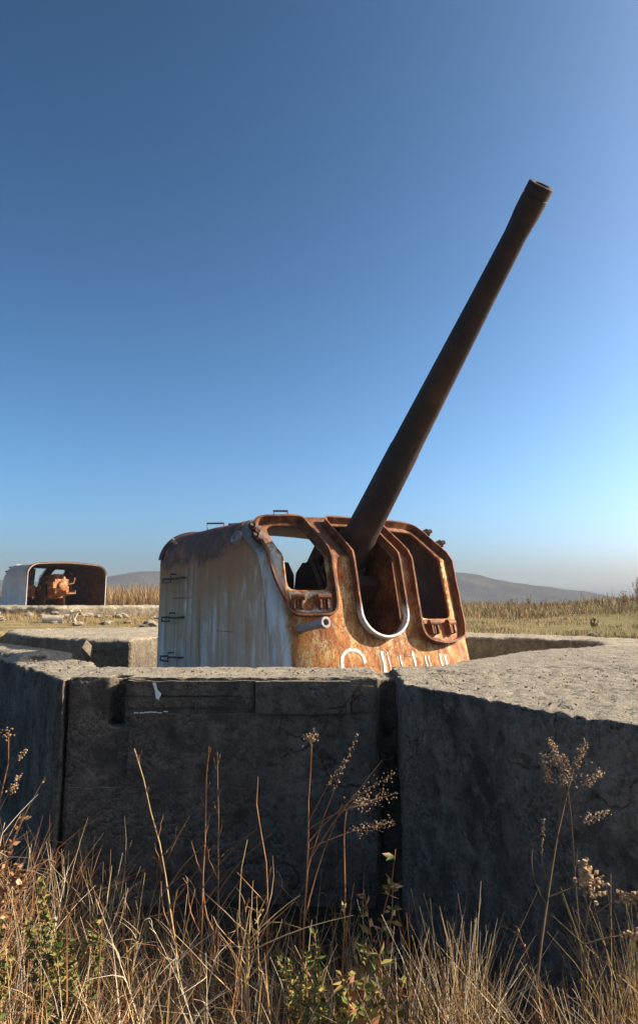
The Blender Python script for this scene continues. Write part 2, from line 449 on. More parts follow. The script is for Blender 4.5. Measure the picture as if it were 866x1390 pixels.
gv = np.stack([GX.ravel(), GY.ravel(), GZ.ravel()], 1)
nx, ny = len(ax), len(ay)
ii, jj = np.meshgrid(np.arange(nx-1), np.arange(ny-1)); q = (jj*nx+ii).ravel()
gf = np.stack([q, q+1, q+nx+1, q+nx], 1)
def np_mesh(name, v, f, mats, mi=None, smooth=False):
    me = bpy.data.meshes.new(name); k = f.shape[1]
    me.vertices.add(len(v)); me.vertices.foreach_set('co', np.ascontiguousarray(v, dtype=np.float32).ravel())
    me.loops.add(len(f)*k); me.loops.foreach_set('vertex_index', np.ascontiguousarray(f, dtype=np.int32).ravel())
    me.polygons.add(len(f)); me.polygons.foreach_set('loop_start', np.arange(0, len(f)*k, k, dtype=np.int32))
    for m in mats: me.materials.append(m)
    if mi is not None: me.polygons.foreach_set('material_index', np.ascontiguousarray(mi, dtype=np.int32))
    if smooth: me.polygons.foreach_set('use_smooth', np.ones(len(f), bool))
    me.update(calc_edges=True); me.validate()
    return me
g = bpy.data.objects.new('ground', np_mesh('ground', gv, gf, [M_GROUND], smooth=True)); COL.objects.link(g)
tag(g, kind='structure')

# ------------------------------------------------------------------ hills
def make_hill(name, prof, y0, depth, seed):
    prof = [(x*.5, 2.2+(z-2.2)*.5) for x, z in prof]; y0 *= .5; depth *= .5
    xs = np.arange(prof[0][0], prof[-1][0]+1, 4.0); ys = np.linspace(-1, 1, 34)
    px = [p[0] for p in prof]; pz = [p[1] for p in prof]
    v = []
    for yy in ys:
        for x in xs:
            r = np.interp(x, px, pz)
            z = (r+20)*(math.cos(yy*math.pi/2)**1.2) - 20 if abs(yy) < 1 else -20
            z += 2.5*noise.fractal(Vector((x*0.024+seed, yy*4, seed)), 1.0, 2.0, 6) * (1-abs(yy))**0.2 * (0.35 if abs(yy) < .1 else 1)
            v.append((x, y0+yy*depth, z))
    n = len(xs); i2, j2 = np.meshgrid(np.arange(n-1), np.arange(len(ys)-1)); q = (j2*n+i2).ravel()
    o = bpy.data.objects.new(name, np_mesh(name, np.array(v), np.stack([q, q+1, q+n+1, q+n], 1), [M_HILL], smooth=True))
    COL.objects.link(o); tag(o, kind='structure'); return o
make_hill('hill', [(-1500,-20),(-900,18),(-620,34),(-510,40),(-440,37),(-370,39),(-330,46),(-287,54),(-250,54),(-180,47),(-90,36),(20,22),(140,0),(220,-24),(260,-30)], 1200, 260, 1.3)
make_hill('hill', [(-40,-30),(40,10),(120,36),(175,48),(215,54.5),(238,54),(262,50),(290,43),(314,38),(350,33),(384,30),(420,25),(454,19),(510,9),(560,2),(640,-10),(760,-30)], 1260, 240, 5.1)

# ------------------------------------------------------------------ concrete
def remeshed(name, mb, voxel, mat, parent, amp=0.012, chip=0.05, seed=0.0, z_top=1.66):
    tmp = bpy.data.objects.new('tmp', mb.mesh('tmp', mat)); COL.objects.link(tmp)
    md = tmp.modifiers.new('r', 'REMESH'); md.mode = 'VOXEL'; md.voxel_size = voxel; md.adaptivity = 0
    dg = bpy.context.evaluated_depsgraph_get(); dg.update()
    me = bpy.data.meshes.new_from_object(tmp.evaluated_get(dg))
    old = tmp.data; bpy.data.objects.remove(tmp); bpy.data.meshes.remove(old)
    n = len(me.vertices); co = np.empty(n*3, np.float32); me.vertices.foreach_get('co', co); co = co.reshape(-1, 3)
    no = np.empty(n*3, np.float32); me.vertices.foreach_get('normal', no); no = no.reshape(-1, 3)
    out = co.copy()
    for i in range(n):
        if co[i, 2] < -0.1 and no[i, 2] < -0.5: continue
        p = Vector((float(co[i,0])+seed, float(co[i,1]), float(co[i,2])))
        d = amp*(noise.noise(p*1.7) + 0.9*noise.noise(p*6.0) + 0.7*noise.noise(p*17.0) + 0.5*noise.noise(p*37.0))
        nz = abs(no[i, 2])
        if 0.2 < nz < 0.97:
            e = 0.7*noise.noise(p*3.5) + 0.6*noise.noise(p*11.0) + 0.5*noise.noise(p*25.0)
            d -= chip*max(0.0, 0.15 + e)
        elif nz >= 0.97:
            e = noise.noise(p*9.0) + 0.7*noise.noise(p*21.0)
            d -= amp*1.5*max(0.0, e)
        out[i] = co[i] + no[i]*d
    me.vertices.foreach_set('co', out.ravel()); me.update()
    me.materials.clear(); me.materials.append(mat); me.name = name
    me.polygons.foreach_set('use_smooth', np.ones(len(me.polygons), bool))
    o = bpy.data.objects.new(name, me); COL.objects.link(o)
    if parent is not None: o.parent = parent
    return o

emp = empty('gun_emplacement', (0, 9.5, 0))
tag(emp, 'large weathered concrete gun pit with thick parapet around the near gun', 'gun pit', 'concrete gun pits of the battery')
P0 = Vector((0, 9.5, 0))
def shift(poly): return [(x, y-9.5) for x, y in poly]
T = 1.66
# front wall with niche at the left end and the return wall to the left
mb = MB()
mb.prism(shift([(-1.57,5.74),(-1.57,6.68),(0.47,6.62),(0.45,5.74)]), -0.3, 1.30)
mb.prism(shift([(-1.44,5.74),(-1.44,6.66),(0.47,6.62),(0.45,5.74)]), 1.2, T)
mb.prism(shift([(-1.57,5.95),(-1.57,6.68),(-1.40,6.66),(-1.40,5.95)]), 1.2, T)
mb.prism(shift([(-1.86,5.73),(-1.90,6.72),(-1.56,6.68),(-1.56,5.73)]), -0.3, T)
mb.prism(shift([(0.36,5.98),(0.40,6.64),(0.80,6.66),(0.80,5.98)]), -0.3, T-0.04)
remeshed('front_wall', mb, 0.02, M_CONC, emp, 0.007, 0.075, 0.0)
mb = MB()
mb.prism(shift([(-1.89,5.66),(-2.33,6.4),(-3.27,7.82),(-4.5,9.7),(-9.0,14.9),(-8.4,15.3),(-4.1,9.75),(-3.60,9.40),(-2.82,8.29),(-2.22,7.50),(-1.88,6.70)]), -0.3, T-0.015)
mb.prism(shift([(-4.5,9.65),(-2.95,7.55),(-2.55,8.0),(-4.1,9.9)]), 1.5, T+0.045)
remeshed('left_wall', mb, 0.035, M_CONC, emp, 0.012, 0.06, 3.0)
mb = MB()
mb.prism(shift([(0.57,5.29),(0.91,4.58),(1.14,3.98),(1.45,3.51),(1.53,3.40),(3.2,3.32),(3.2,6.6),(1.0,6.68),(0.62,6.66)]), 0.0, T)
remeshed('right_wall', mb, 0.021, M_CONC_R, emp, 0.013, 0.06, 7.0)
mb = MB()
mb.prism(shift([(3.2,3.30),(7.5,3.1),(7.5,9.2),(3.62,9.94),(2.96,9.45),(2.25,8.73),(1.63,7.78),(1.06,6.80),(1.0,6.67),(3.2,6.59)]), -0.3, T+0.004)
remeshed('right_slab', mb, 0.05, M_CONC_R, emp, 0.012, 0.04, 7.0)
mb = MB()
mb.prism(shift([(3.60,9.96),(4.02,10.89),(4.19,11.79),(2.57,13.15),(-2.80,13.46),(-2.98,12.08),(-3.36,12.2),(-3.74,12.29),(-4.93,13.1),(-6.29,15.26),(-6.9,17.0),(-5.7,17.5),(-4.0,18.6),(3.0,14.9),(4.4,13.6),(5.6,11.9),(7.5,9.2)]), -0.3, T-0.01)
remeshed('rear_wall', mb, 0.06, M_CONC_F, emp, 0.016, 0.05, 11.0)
mb = MB()
mb.prism(shift([(-8.0,14.5),(-3.5,8.8),(-2.2,7.2),(-1.7,6.4),(1.0,6.4),(4.5,9.5),(4.5,12),(2.6,13.4),(-2.9,13.7),(-6.2,15.6)]), 0.2, 0.35)
mb.build('pit_floor', M_CONC_F, emp)

def slab(name, x0, x1, z0, z1, y0, y1, mat, seed):
    """a cast panel on the wall face with slightly uneven surface, real thickness"""
    nx_, nz_ = max(2, int((x1-x0)/0.03)), max(2, int((z1-z0)/0.03)); m_ = MB(); vs = []
    for j in range(nz_+1):
        for i in range(nx_+1):
            x = x0+(x1-x0)*i/nx_; z = z0+(z1-z0)*j/nz_
            e = 0.006*noise.noise(Vector((x*6+seed, z*6, 0)))
            ex = 0.012*noise.noise(Vector((x*8, z*8+seed, 3))) if (i in (0, nx_) or j in (0, nz_)) else 0
            vs.append((x+ex, y0+e-9.5, z+ex))
    k = nx_+1; nb = len(vs)
    vs += [(v[0], y1-9.5, v[2]) for v in vs]
    fs = []
    for j in range(nz_):
        for i in range(nx_):
            a = j*k+i; fs.append((a, a+1, a+k+1, a+k))
    ring = [i for i in range(k)] + [j*k+nx_ for j in range(1, nz_+1)] + [nz_*k+i for i in range(nx_-1, -1, -1)] + [j*k for j in range(nz_-1, 0, -1)]
    for a, b in zip(ring, ring[1:]+ring[:1]): fs.append((b, a, a+nb, b+nb))
    m_.add(vs, fs); return m_.build(name, mat, emp)
slab('cast_panel', -0.47, 0.235, 1.405, 1.635, 5.685, 5.80, M_CONC, 1.0)
slab('cast_panel', -1.425, -0.48, 1.53, 1.635, 5.712, 5.80, M_CONC, 2.0)
slab('cast_panel', -1.42, -0.48, 1.445, 1.522, 5.722, 5.80, M_CONC, 3.0)
slab('cast_panel', -1.40, 0.42, 0.885, 1.398, 5.722, 5.80, M_CONC, 4.0)
slab('cast_panel', -1.83, 0.42, 0.30, 0.881, 5.720, 5.80, M_CONC, 7.0)
slab('cast_panel', 0.245, 0.42, 1.405, 1.60, 5.722, 5.80, M_CONC, 9.0)
# loose grit on the parapet tops
gb = MB(); rr = random.Random(5); tops = [([(0.7,5.2),(1.5,3.6),(3.0,3.5),(3.0,6.4),(0.8,6.4)], 420), ([(-1.8,5.85),(0.4,5.85),(0.4,6.5),(-1.8,6.5)], 240), ([(-2.0,5.9),(-3.3,8.0),(-2.9,8.1),(-1.95,6.6)], 120), ([(1.7,7.0),(3.4,6.8),(4.5,9.0),(2.9,9.2)], 160)]
def in_p(x, y, poly):
    r_ = False
    for (a, b), (c, d) in zip(poly, poly[1:]+poly[:1]):
        if (b > y) != (d > y) and x < (c-a)*(y-b)/(d-b)+a: r_ = not r_
    return r_
for poly, n_g in tops:
    k = 0
    while k < n_g:
        x = rr.uniform(min(p[0] for p in poly), max(p[0] for p in poly)); y = rr.uniform(min(p[1] for p in poly), max(p[1] for p in poly))
        if not in_p(x, y, poly): continue
        k += 1; r_ = 0.003+0.011*rr.random()**3; p = Vector((x, y-9.5, T+0.002)); q4 = [Vector((rr.uniform(-1,1), rr.uniform(-1,1), rr.uniform(-.5,.8))).normalized()*r_*rr.uniform(.7,1.3) for _ in range(5)]
        gb.add([p+v for v in q4]+[p-v*.9 for v in q4], [(0,1,2),(2,3,4),(5,6,7),(7,8,9),(0,2,6),(1,4,8),(3,9,5),(0,6,9),(4,2,5),(1,8,7)])
go_ = gb.build('grit', M_CONC_F, emp); tag(go_, kind='stuff')
# white paint run and scratches on the wall
mb = MB()
mb.add([(-1.235,5.703-9.5,1.625),(-1.21,5.703-9.5,1.625),(-1.195,5.703-9.5,1.575),(-1.165,5.703-9.5,1.545),(-1.185,5.703-9.5,1.50),(-1.205,5.703-9.5,1.515),(-1.215,5.703-9.5,1.57)], [(0,1,2,3,4,5,6)])
mb.build('paint_drip', M_WHITE, emp)
mb = MB()
for k in range(7):
    x = -1.36+k*0.036+random.uniform(-.01,.01); z = 1.41+random.uniform(-.006,.006)
    mb.box((x, 5.704-9.5, z), (x+0.03, 5.72-9.5, z+0.006))
mb.build('paint_scratch', M_WHITE, emp)
# pale plate added to stand for a bright spot, tilted to catch the sun
mb = MB()
c = Vector((-3.67, 12.17-9.5, 1.49)); n_ = Vector((0.84,-0.40,0.36)).normalized(); a_ = n_.cross(Vector((0,0,1))).normalized(); b_ = n_.cross(a_)
cr = [c + a_*0.15*x + b_*0.15*y for x, y in ((-1,0.15),(0.1,-1),(1,-0.2),(0.0,1))]
mb.add([p+n_*0.015 for p in cr]+[p-n_*0.015 for p in cr], [(0,1,2,3),(7,6,5,4),(0,4,5,1),(1,5,6,2),(2,6,7,3),(3,7,4,0)])
pl = mb.build('bright_spot_plate', M_CONC_F, None); pl.location = (0, 9.5, 0)
tag(pl, 'small pale diamond plate added and tilted to the sun as a bright spot on the far pit wall', 'plate')

# ------------------------------------------------------------------ guns
VC = 0.02
U_REAR = -3.4
def u0(w): return -.22+(1.08-w)*.275 if w <= 1.08 else -.22-(w-1.08)*1.55
def sweep(v):
    a = max(0., abs(v-VC)-.55)/.74; return .27*a**2
def SF(v, w): return u0(w)-sweep(v)
def LP(u, v, w): return Vector((u, -v, w+ZB))
def half(u):
    t = min(1, max(0, (-.2-u)/3.2)); return 1.29+(1.63-1.29)*t
def shoulder(u):
    t = min(1, max(0, (-.5-u)/2.9)); return .24+.24*t, .30+.14*t
def roof_z(u):
    return 1.555
W0 = -1.20
NG = 46
def girth(u):
    """profile from the bottom of the image-left side up to the crown: (half offset, height)"""
    h = half(u); rv, rw = shoulder(u); zr = roof_z(u); out = []
    for k in range(16): out.append((h, W0+(zr-rw-W0)*k/16))
    for k in range(15):
        a = math.pi/2*k/15; out.append((h-rv*(1-math.cos(a)), zr-rw+rw*math.sin(a)))
    for k in range(15):
        t = k/14; out.append(((h-rv)*(1-t), zr+0.06*math.sin(t*math.pi/2)))
    return out   # 46 points
def girth_pt(j, u):
    """j 0..90, over the crown at 45"""
    if j <= 45: d, w = girth(u)[j]; return VC+d, w
    d, w = girth(u)[90-j]; return VC-d, w
def front_end(j):
    u = -.3
    for _ in range(12):
        v, w = girth_pt(j, u); u = SF(v, w)
    return u

RIM_L = [(.56,.56),(.56,1.08),(.57,1.50),(.62,1.535),(1.02,1.525),(1.12,1.49),(1.19,1.40),(1.235,1.20),(1.24,1.05),(1.165,.75),(1.07,.48),(1.03,.425),(.97,.40),(.66,.40),(.59,.44)]
OPEN_L = [(.62,.69),(.62,1.08),(.63,1.45),(.68,1.475),(1.00,1.465),(1.06,1.41),(1.08,1.22),(1.06,1.03),(1.06,.69)]
RIM_R = [(-.47,.24),(-.49,1.08),(-.48,1.50),(-.52,1.535),(-.94,1.525),(-1.03,1.49),(-1.08,1.40),(-1.125,1.08),(-1.125,.26),(-1.10,.17),(-1.04,.12),(-.78,.07),(-.60,.10),(-.51,.16)]
OPEN_R = [(-.53,.37),(-.54,1.08),(-.54,1.44),(-.58,1.47),(-.92,1.465),(-.97,1.42),(-1.00,1.08),(-1.00,.37)]
RIM_U = [(.305,1.08),(.30,1.50),(.25,1.545),(-.27,1.545),(-.32,1.50),(-.335,1.08)] + [(-.01-.315*math.cos(a), .45-.295*math.sin(a)) for a in [math.pi*k/16 for k in range(17)]]
OPEN_U = [(p[0]*0.88, p[1] if p[1] > 1.2 else (p[1] if p[1] > 1 else .45+(p[1]-.45)*.88)) for p in RIM_U]
OPEN_U = [(a, min(b, 1.50)) for a, b in OPEN_U]

def dv(poly, k, lim=9): return [(min(v+k, lim), w) for v, w in poly]
RIM_L = dv(RIM_L, .05, 1.265); OPEN_L = dv(OPEN_L, .05); RIM_R = [(v+.055-.07*max(0, (-v-.7)/.4), w) for v, w in RIM_R]; OPEN_R = [(v+.05-.05*max(0, (-v-.7)/.4), w) for v, w in OPEN_R]; RIM_U = dv(RIM_U, .05); OPEN_U = dv(OPEN_U, .05)
def chaikin(poly):
    out = []
    for (a, b), (c, d) in zip(poly, poly[1:]+poly[:1]):
        l = math.hypot(c-a, d-b); k = min(.25, .05/l)
        out += [(a+(c-a)*k, b+(d-b)*k), (c-(c-a)*k, d-(d-b)*k)]
    return out
RIM_L, RIM_R, OPEN_L, OPEN_R = (chaikin(chaikin(p)) for p in (RIM_L, RIM_R, OPEN_L, OPEN_R))
def densify(poly, step):
    out = []
    for (a, b), (c, d) in zip(poly, poly[1:]+poly[:1]):
        n = max(1, int(math.hypot(c-a, d-b)/step))
        out += [(a+(c-a)*k/n, b+(d-b)*k/n) for k in range(n)]
    return out
def in_poly(x, y, poly):
    r = False
    for (a, b), (c, d) in zip(poly, poly[1:]+poly[:1]):
        if (b > y) != (d > y) and x < (c-a)*(y-b)/(d-b)+a: r = not r
    return r
def snorm(v, w):
    e = 0.004
    pu = Vector((SF(v+e, w)-SF(v-e, w), -2*e, 0)); pw = Vector((SF(v, w+e)-SF(v, w-e), 0, 2*e))
    n = pu.cross(pw); n.normalize()
    return n if n.x > 0 else -n

def front_mesh():
    left = [(girth_pt(j, front_end(j))) for j in range(46)]
    right = [(girth_pt(90-j, front_end(90-j))) for j in range(45)]
    outl = left + right[::-1]
    holes = [densify(OPEN_L, .06), densify(OPEN_U, .06), densify(OPEN_R, .06)]
    pts = []; edges = []
    for lp in [outl]+holes:
        o = len(pts); pts += lp; n = len(lp)
        edges += [(o+i, o+(i+1) % n) for i in range(n)]
    # steiner points, with a row on the knee
    for w in list(np.arange(W0+.08, 1.05, .09)) + [1.08] + list(np.arange(1.15, 1.55, .08)):
        for v in np.arange(-1.15, 1.27, .08):
            pts.append((v, w))
    vs, es, fs, *_ = delaunay_2d_cdt([Vector(p) for p in pts], edges, [], 0, 1e-5)
    keep = []
    for f in fs:
        c = sum((vs[i] for i in f), Vector((0,0)))/len(f)
        if not in_poly(c.x, c.y, outl): continue
        if any(in_poly(c.x, c.y, h) for h in holes): continue
        keep.append(tuple(f))
    m_ = MB(); m_.add([LP(SF(p.x, p.y), p.x, p.y) for p in vs], keep)
    return m_

def rim_mesh(rim, t=-.022, hgt=.092, closed=True, base=-.01):
    pts = densify(rim, .05); n = len(pts); vs = []
    area = sum(pts[i][0]*pts[(i+1)%n][1]-pts[(i+1)%n][0]*pts[i][1] for i in range(n))
    sg = 1 if area > 0 else -1
    for i, (v, w) in enumerate(pts):
        a = pts[i-1]; b = pts[(i+1) % n]
        tx, ty = b[0]-a[0], b[1]-a[1]; l = math.hypot(tx, ty) or 1
        ox, oy = sg*ty/l, -sg*tx/l       # outward in the (v,w) plane
        N = snorm(v, w)
        jit = .006*noise.noise(Vector((v*7, w*7, 2)))
        p = LP(SF(v, w), v, w); q_ = LP(SF(v+ox*t, w+oy*t), v+ox*t, w+oy*t)
        vs += [p+N*base, p+N*(hgt+jit), q_+N*(hgt+jit), q_+N*base]
    fs = []
    for i in range(n):
        k = (i+1) % n
        for s_ in range(4):
            fs.append((i*4+s_, k*4+s_, k*4+(s_+1) % 4, i*4+(s_+1) % 4))
    m_ = MB(); m_.add(vs, fs); return m_

def fix_normals(o):
    bm = bmesh.new(); bm.from_mesh(o.data); bmesh.ops.recalc_face_normals(bm, faces=bm.faces); bm.to_mesh(o.data); bm.free()

def plate_grid(j0, j1, nu=22):
    m_ = MB(); vs = []; js = list(range(j0, j1+1))
    for j in js:
        ue = front_end(j)
        for i in range(nu+1):
            u = U_REAR+(ue-U_REAR)*i/nu; v, w = girth_pt(j, u)
            d = (.014*noise.noise(Vector((u*1.3, v*1.3, w*1.3)))+.006*noise.noise(Vector((u*4, v*4, w*4))))*min(1, (u-U_REAR)/.3, (ue-u)/.3)
            vs.append(LP(u, v+d, w+d))
    k = nu+1
    m_.add(vs, [(a*k+i, a*k+i+1, (a+1)*k+i+1, (a+1)*k+i) for a in range(len(js)-1) for i in range(nu)])
    return m_

def side_v(u, w):
    """image-left side: v at height w"""
    h = half(u); rv, rw = shoulder(u); zs = roof_z(u)-rw
    if w <= zs: return VC+h
    s = min(1, (w-zs)/rw); return VC+h-rv*(1-math.sqrt(max(0, 1-s*s)))

def frame_at(p, x_axis, up=Vector((0,0,1))):
    x = Vector(x_axis).normalized(); y = up.cross(x).normalized(); z = x.cross(y)
    return Matrix.Translation(p) @ Matrix((x, y, z)).transposed().to_4x4()

def make_gun(loc, heading, elev, label, side_mat, front_mat, breech_mat, detail=True):
    root = empty('coastal_gun', loc, heading)
    M_DK = M_DARK if detail else M_BREECH2
    tag(root, label, 'gun', 'coastal guns with steel shields')
    sol = []
    fp = front_mesh().build('front_plate', front_mat, root); sol.append(fp)
    for a, b, nm in ((0, 30, 'side_plate'), (30, 60, 'roof_plate'), (60, 90, 'side_plate')):
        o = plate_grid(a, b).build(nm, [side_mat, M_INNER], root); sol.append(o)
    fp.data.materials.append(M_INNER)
    for o in sol:
        fix_normals(o)
        # make the outside face outwards: away from the middle of the shield
        c = LP(-1.8, VC, .2); s = 0
        for p in o.data.polygons: s += (p.center-c).dot(p.normal)*p.area
        if s < 0: o.data.flip_normals()
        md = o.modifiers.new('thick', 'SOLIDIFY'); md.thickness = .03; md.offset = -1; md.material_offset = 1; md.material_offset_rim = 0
        smooth_by_angle(o, 24)
    # collar along the rear arch
    m_ = MB(); vs = []
    for j in range(17, 74):
        for du, dd in ((-.015, .0), (-.015, .028), (.10, .028), (.10, .0)):
            v, w = girth_pt(j, U_REAR+max(0, du)); va, wa = girth_pt(j-1, U_REAR); vb, wb = girth_pt(j+1, U_REAR)
            tv, tw = vb-va, wb-wa; l = math.hypot(tv, tw); nv, nw = tw/l, -tv/l
            if nv*(v-VC)+nw*(w-.2) < 0: nv, nw = -nv, -nw
            vs.append(LP(U_REAR+du, v+nv*(dd+.002), w+nw*(dd+.002)))
    n = len(vs)//4
    fs = [(i*4+s_, (i+1)*4+s_, (i+1)*4+(s_+1) % 4, i*4+(s_+1) % 4) for i in range(n-1) for s_ in range(4)] + [(0,1,2,3), (n*4-1,n*4-2,n*4-3,n*4-4)]
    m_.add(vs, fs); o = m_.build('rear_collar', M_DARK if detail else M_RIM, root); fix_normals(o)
    # rims of the three openings
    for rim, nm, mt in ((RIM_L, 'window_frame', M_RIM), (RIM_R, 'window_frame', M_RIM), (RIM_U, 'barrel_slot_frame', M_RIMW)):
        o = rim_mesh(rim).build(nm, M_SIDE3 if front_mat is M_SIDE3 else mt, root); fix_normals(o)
        if nm == 'window_frame':
            left = rim is RIM_L
            for v in ((1.02, .76) if left else (-.61, -.88)):
                w = .56 if left else .27
                N = snorm(v, w); p = LP(SF(v, w), v, w)
                M = frame_at(p, N); h_ = MB()
                for s_ in (-1, 1): h_.box((-.005, s_*.042-.012, -.085), (.075, s_*.042+.012, .05), M)
                h_.tube([M @ Vector((.055, -.075, .045)), M @ Vector((.055, .075, .045))], .036, n=12)
                h_.tube([M @ Vector((.045, 0, -.085)), M @ Vector((.05, 0, .03))], .018, n=8)
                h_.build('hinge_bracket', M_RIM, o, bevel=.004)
            # flaking panel inside the frame, below the opening
            if left: poly = [(.66,.455),(.66,.675),(1.10,.675),(1.08,.52),(1.04,.47),(.99,.45)]
            else: poly = [(-.47,.24),(-.47,.36),(-1.01,.36),(-1.01,.26),(-.96,.19),(-.73,.135),(-.56,.16)]
            m_ = MB(); pd = densify(poly, .05); vs = [LP(SF(v, w), v, w)+snorm(v, w)*.006 for v, w in pd]
            vb = [LP(SF(v, w), v, w)-snorm(v, w)*.004 for v, w in pd]; n = len(vs)
            m_.add(vs+vb, [tuple(range(n)), tuple(range(2*n-1, n-1, -1))] + [(i, i+n, (i+1) % n+n, (i+1) % n) for i in range(n)])
            q_ = m_.build('sill_panel', M_MOTTLE if left else M_RUST, o); fix_normals(q_)
            if left:
                poly = [(1.12,.70),(1.12,1.04),(1.135,1.22),(1.215,1.20),(1.225,1.05),(1.16,.78),(1.12,.64)]
                m_ = MB(); pd = densify(poly, .05); vs = [LP(SF(v, w), v, w)+snorm(v, w)*.006 for v, w in pd]
                vb = [LP(SF(v, w), v, w)-snorm(v, w)*.004 for v, w in pd]; n = len(vs)
                m_.add(vs+vb, [tuple(range(n)), tuple(range(2*n-1, n-1, -1))] + [(i, i+n, (i+1) % n+n, (i+1) % n) for i in range(n)])
                q_ = m_.build('jamb_panel', M_MOTTLE, o); fix_normals(q_)
            # closing bolts on the outer edge
            for v, w in (((1.22, 1.36), (1.25, 1.23)) if left else ((-1.12, 1.40), (-1.16, 1.24))):
                N = snorm(v, w); p = LP(SF(v, w), v, w); s_ = 1 if left else -1
                ax_ = (Vector((0, -s_, 0)) + N*.6).normalized(); k_ = MB()
                k_.tube([p+ax_*-.02+N*.05, p+ax_*.07+N*.06], .052, n=12); k_.tube([p+ax_*.07+N*.06, p+ax_*.12+N*.06], .034, .026, n=8)
                k_.build('closing_bolt', M_DARK, o)
    # barrel
    mz = (2.665, 4.245); e = elev
    if detail: base = Vector((mz[0], 0, mz[1]+ZB))
    else:
        piv = Vector((-2.25, 0, .66+ZB)); base = piv + Vector((math.cos(e), 0, math.sin(e)))*5.45
    d = Vector((math.cos(e), 0, math.sin(e)))
    M = frame_at(base, d)
    m_ = MB()
    m_.lathe([(-.55,.0655),(-.02,.066),(-.004,.072),(0,.078),(0,.112),(-.008,.118),(-.10,.120),(-.104,.113),(-.114,.113),(-.118,.120),(-.26,.121),(-.36,.113),(-.48,.107),(-1.2,.120),(-2.4,.150),(-3.0,.165),(-3.012,.171),(-3.6,.183),(-4.3,.198),(-4.32,.205),(-4.75,.218)], M, 40)
    o = m_.build('barrel', M_BARREL, root); fix_normals(o); smooth_by_angle(o, 28)
    m_ = MB(); m_.lathe([(-4.72,.235),(-4.76,.25),(-5.45,.265),(-5.5,.24)], M, 32); o = m_.build('barrel_sleeve', M_DARK, root); fix_normals(o); smooth_by_angle(o, 28)
    m_ = MB(); m_.box((-6.15,-.29,-.33), (-5.5,.29,.27), M); m_.box((-5.9,-.34,-.12), (-5.6,.34,.12), M); m_.box((-6.2,.22,-.1), (-5.7,.40,.16), M); m_.tube([M @ Vector((-6.05,-.12,.27)), M @ Vector((-6.05,-.12,.40))], .07, n=10); o = m_.build('breech_ring', breech_mat, root, bevel=.03)
    m_ = MB(); m_.lathe([(-6.30,.10),(-6.27,.17),(-6.16,.19),(-6.15,.0)], M @ Matrix.Translation((0,.0,.0)), 20); o = m_.build('breech_block', breech_mat, root); fix_normals(o)
    m_ = MB(); m_.tube([M @ Vector((-6.2,-.18,.05)), M @ Vector((-6.28,-.42,.10)), M @ Vector((-6.30,-.46,.32))], .022, n=8); m_.build('breech_lever', breech_mat, root)
    m_ = MB(); m_.box((-6.9,-.17,-.38), (-6.15,.17,-.33), M); m_.box((-6.9,-.20,-.38), (-6.15,-.17,-.24), M); m_.box((-6.9,.17,-.38), (-6.15,.20,-.24), M); m_.build('loading_tray', breech_mat, root, bevel=.008)
    m_ = MB(); m_.box((-5.9,-.20,.28), (-4.9,.20,.50), M); m_.tube([M @ Vector((-6.0,-.1,.39)), M @ Vector((-4.5,-.1,.39))], .075, n=12); m_.tube([M @ Vector((-6.0,.1,.39)), M @ Vector((-4.5,.1,.39))], .075, n=12)
    m_.build('recoil_cylinder', M_DK, root, bevel=.01)
    m_ = MB(); m_.box((-5.6,-.31,-.42), (-4.75,.31,-.26), M); m_.box((-5.4,-.36,-.36), (-4.9,-.31,.18), M); m_.box((-5.4,.31,-.36), (-4.9,.36,.18), M); m_.build('cradle', M_DK, root, bevel=.01)
    # carriage cheeks either side of the barrel, platform, pedestal
    tr = M @ Vector((-5.15, 0, 0))
    for s_ in (-1, 1):
        m_ = MB(); y0, y1 = (s_*.37, s_*.43) if s_ > 0 else (s_*.43, s_*.37)
        prof = [(tr.x-.75, .25), (tr.x-.28, tr.z+.12), (tr.x-.1, tr.z+.24), (tr.x+.12, tr.z+.24), (tr.x+.34, tr.z-.05), (tr.x+.45, .25)]
        vs = [(a, y0, b) for a, b in prof]+[(a, y1, b) for a, b in prof]; n = len(prof)
        m_.add(vs, [tuple(range(n)), tuple(range(2*n-1, n-1, -1))]+[(i, (i+1) % n, (i+1) % n+n, i+n) for i in range(n)])
        o = m_.build('carriage_cheek', M_INNER if s_ > 0 else M_DK, root); fix_normals(o)
        m_ = MB(); m_.tube([(tr.x, y0-s_*.0, tr.z), (tr.x, y1+s_*.06, tr.z)], .13, n=18); m_.build('trunnion_cap', M_DK, root)
    m_ = MB(); m_.box((-2.9, -1.28, .16), (.1, 1.15, .25)); m_.build('platform', M_DARK, root)
    m_ = MB(); m_.lathe([(.0, .95), (.08, .95), (.10, .70), (.16, .66)], frame_at(Vector((tr.x, 0, 0)), Vector((0,0,1)), Vector((1,0,0))), 32); o = m_.build('pedestal', M_DARK, root); fix_normals(o)
    # slot cheek plates lining the barrel slot inside the shield
    for v in (-.335, .325):
        m_ = MB(); prof = [(-.10, .10), (-.34, 1.10), (-.80, 1.44), (-1.2, 1.44), (-1.0, .10)] if v < 0 else [(-.05, .08), (-.30, 1.05), (-.42, 1.05), (-.34, .08)]
        a = [LP(u-.07, v, w) for u, w in prof]; b = [LP(u-.07, v+(.02 if v > 0 else -.02), w) for u, w in prof]; n = len(prof)
        m_.add(a+b, [tuple(range(n)), tuple(range(2*n-1, n-1, -1))]+[(i, (i+1) % n, (i+1) % n+n, i+n) for i in range(n)])
        o = m_.build('slot_lining', M_RUST if v < 0 else M_INNER, root); fix_normals(o)
    # sight housing and seats seen through the near window
    m_ = MB(); prof = [(.50,.55),(.50,.90),(.58,1.06),(.80,1.06),(.86,1.00),(.98,.98),(.98,.55)]
    a = [LP(-1.35, v, w) for v, w in prof]; b = [LP(-1.85, v, w) for v, w in prof]; n = len(prof)
